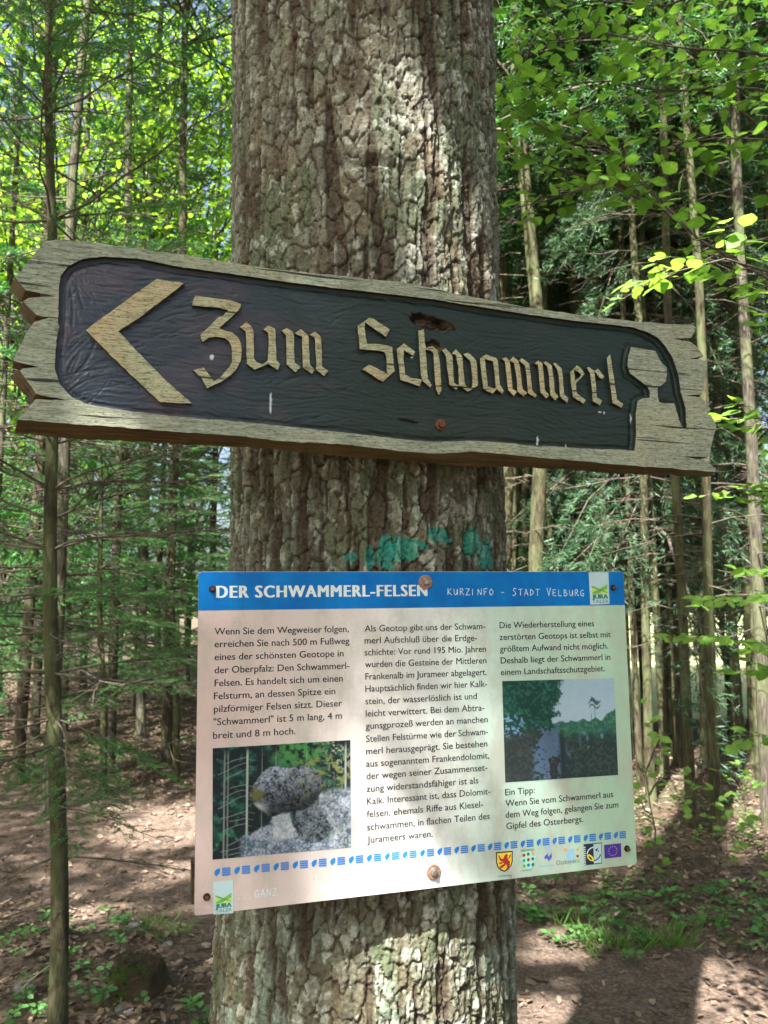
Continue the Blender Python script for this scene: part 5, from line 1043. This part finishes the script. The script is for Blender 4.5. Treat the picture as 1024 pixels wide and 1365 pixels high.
for (x, y, w_, h_, k) in ((740, 1190, 60, 20, 16), (830, 1190, 90, 25, 22), (930, 1200, 90, 28, 26), (1000, 1195, 30, 25, 12), (720, 1215, 30, 10, 6), (790, 1225, 40, 12, 8), (840, 1240, 30, 8, 8), (1000, 1240, 20, 12, 6), (930, 1100, 60, 20, 10), (860, 1120, 40, 20, 8), (30, 1260, 40, 40, 10), (100, 1290, 20, 20, 5), (40, 1330, 40, 25, 9), (140, 1215, 30, 12, 4), (150, 1240, 40, 10, 5), (235, 1345, 20, 8, 4), (60, 1240, 40, 10, 4), (130, 1320, 20, 20, 5), (180, 1000, 60, 8, 8), (60, 1010, 50, 8, 6), (235, 1000, 20, 8, 4), (960, 1060, 40, 10, 6)):
    for i in range(max(2, int(k*.75))):
        g_ = ground_at(x+rs.uniform(-w_, w_), y+rs.uniform(-h_, h_)); spots.append((g_[0], g_[1], .06, 2))
tag(link('ground_plants', pmesh('ground_plants', *herbs(spots, 9)), None, [M['herb']]), 'low green herbs and seedlings scattered on the forest floor', 'ground cover', kind='stuff')
O, D, L, Nn = [], [], [], []
for (x, y, w_, h_, k) in ((800, 1240, 40, 10, 8), (880, 1236, 40, 10, 9), (930, 1225, 40, 12, 4), (740, 1215, 40, 12, 3), (215, 1225, 40, 12, 5)):
    for i in range(k):
        g_ = ground_at(x+rs.uniform(-w_, w_), y+rs.uniform(-h_, h_)); z = float(gz(g_[0], g_[1]))
        for j in range(14): a = rs.rand()*6.28; O.append((g_[0]+rs.randn()*.02, g_[1]+rs.randn()*.02, z)); D.append((math.cos(a)*.8, math.sin(a)*.8, rs.uniform(.5, 1.4))); L.append(rs.uniform(.06, .15)); Nn.append((rs.randn(), rs.randn(), .2))
tag(link('grass_tufts', pmesh('grass_tufts', *blades(np.array(O), np.array(D), np.array(L), np.full(len(L), .006), np.array(Nn))), None, [M['grass']]), 'bright grass tufts along the edge of the path', 'grass', kind='stuff')
# mossy stump
g_ = ground_at(184, 1306); sx_, sy_ = float(g_[0]), float(g_[1]); z0 = float(gz(sx_, sy_)); st_ = thing('tree_stump', 'mossy cut tree stump on the path edge left of the thick trunk', 'stump', (sx_, sy_, z0))
th = np.linspace(0, 2*math.pi, 48, endpoint=False); prof = [(1.6, -.06), (1.3, .0), (1.12, .03), (1.02, .07), (.96, .11), (.88, .135), (.7, .146), (.4, .15), (.02, .147)]
V = []
for k, (rr_, zz) in enumerate(prof): r_ = .108*rr_*(1+.10*np.sin(th*5+1)*(1.2 if k < 4 else .5)+.08*(fbm(np.cos(th)*3+5, np.sin(th)*3+5+zz*9, 5)-.5)*2); V.append(np.stack([r_*np.cos(th), r_*np.sin(th), zz+.03*(fbm(np.cos(th)*2+9, np.sin(th)*2+9+rr_, 6)-.5)], -1))
V = np.stack(V); V[..., 2] *= .78; I = np.arange(V.shape[0]*48).reshape(-1, 48); J = np.roll(I, -1, 1); q_ = np.stack([I[:-1], J[:-1], J[1:], I[1:]], -1).reshape(-1, 4)
link('stump_wood', pmesh('stump_wood', V.reshape(-1, 3), [q_], True), st_, [M['moss']])
n_ = 1700; rs = np.random.RandomState(5); a = rs.rand(n_)*6.28; zz = rs.rand(n_)**.6*.15; r_ = np.interp(zz, [0, .03, .07, .11, .15], [.142, .124, .112, .105, .09])*np.where(rs.rand(n_) < .35, rs.rand(n_)**.5, 1); zz = np.where(r_ < .088, .148, zz)*.78
lv = blades(np.stack([r_*np.cos(a), r_*np.sin(a), zz], -1), np.stack([np.cos(a)*.6, np.sin(a)*.6, .7+rs.rand(n_)], -1)+rs.randn(n_, 3)*.3, rs.uniform(.008, .018, n_), np.full(n_, .003), rs.randn(n_, 3))
o = link('moss', pmesh('moss', *lv), st_, [M['moss']]); o['kind'] = 'stuff'
# stones and a fallen stick
def stone(x, y, r, label):
    g_ = ground_at(x, y); rs = np.random.RandomState(int(x)); import bmesh; bm = bmesh.new(); bmesh.ops.create_icosphere(bm, subdivisions=2, radius=r)
    for v_ in bm.verts: v_.co = Vector((v_.co.x*1.3, v_.co.y, v_.co.z*.6))*(1+rs.uniform(-.16, .16))
    me = bpy.data.meshes.new('stone'); bm.to_mesh(me); bm.free(); o = link('stone', me, None, [M['stone']]); o.location = (g_[0], g_[1], float(gz(g_[0], g_[1]))+r*.15); tag(o, label, 'stone')
stone(166, 1335, .03, 'pale stone at the foot of the mossy stump'); stone(225, 1239, .022, 'small pale stone on the path beside the info board corner'); stone(33, 1300, .035, 'grey stone among the leaves left of the near sapling'); stone(180, 1215, .025, 'grey stone on the path above the stump')
pts = [ground_at(x, y) for x, y in ((696, 1343), (735, 1341), (770, 1338), (792, 1327))]; pts = np.array([(p_[0], p_[1], float(gz(p_[0], p_[1]))+.012) for p_ in pts])
br = tube(pts, [.009, .008, .006, .003], 8); br2 = tube([pts[2], pts[2]+np.array([.06, -.03, .01]), pts[2]+np.array([.1, -.01, .02])], [.004, .003, .002], 6)
tag(link('fallen_stick', pmesh('fallen_stick', *join([br, br2]), True), None, [M['twig']]), 'bare fallen stick lying on the path right of the thick trunk', 'stick')
tot = sum(len(me.polygons) for me in bpy.data.meshes); print('faces', tot, 'objects', len(bpy.data.objects))
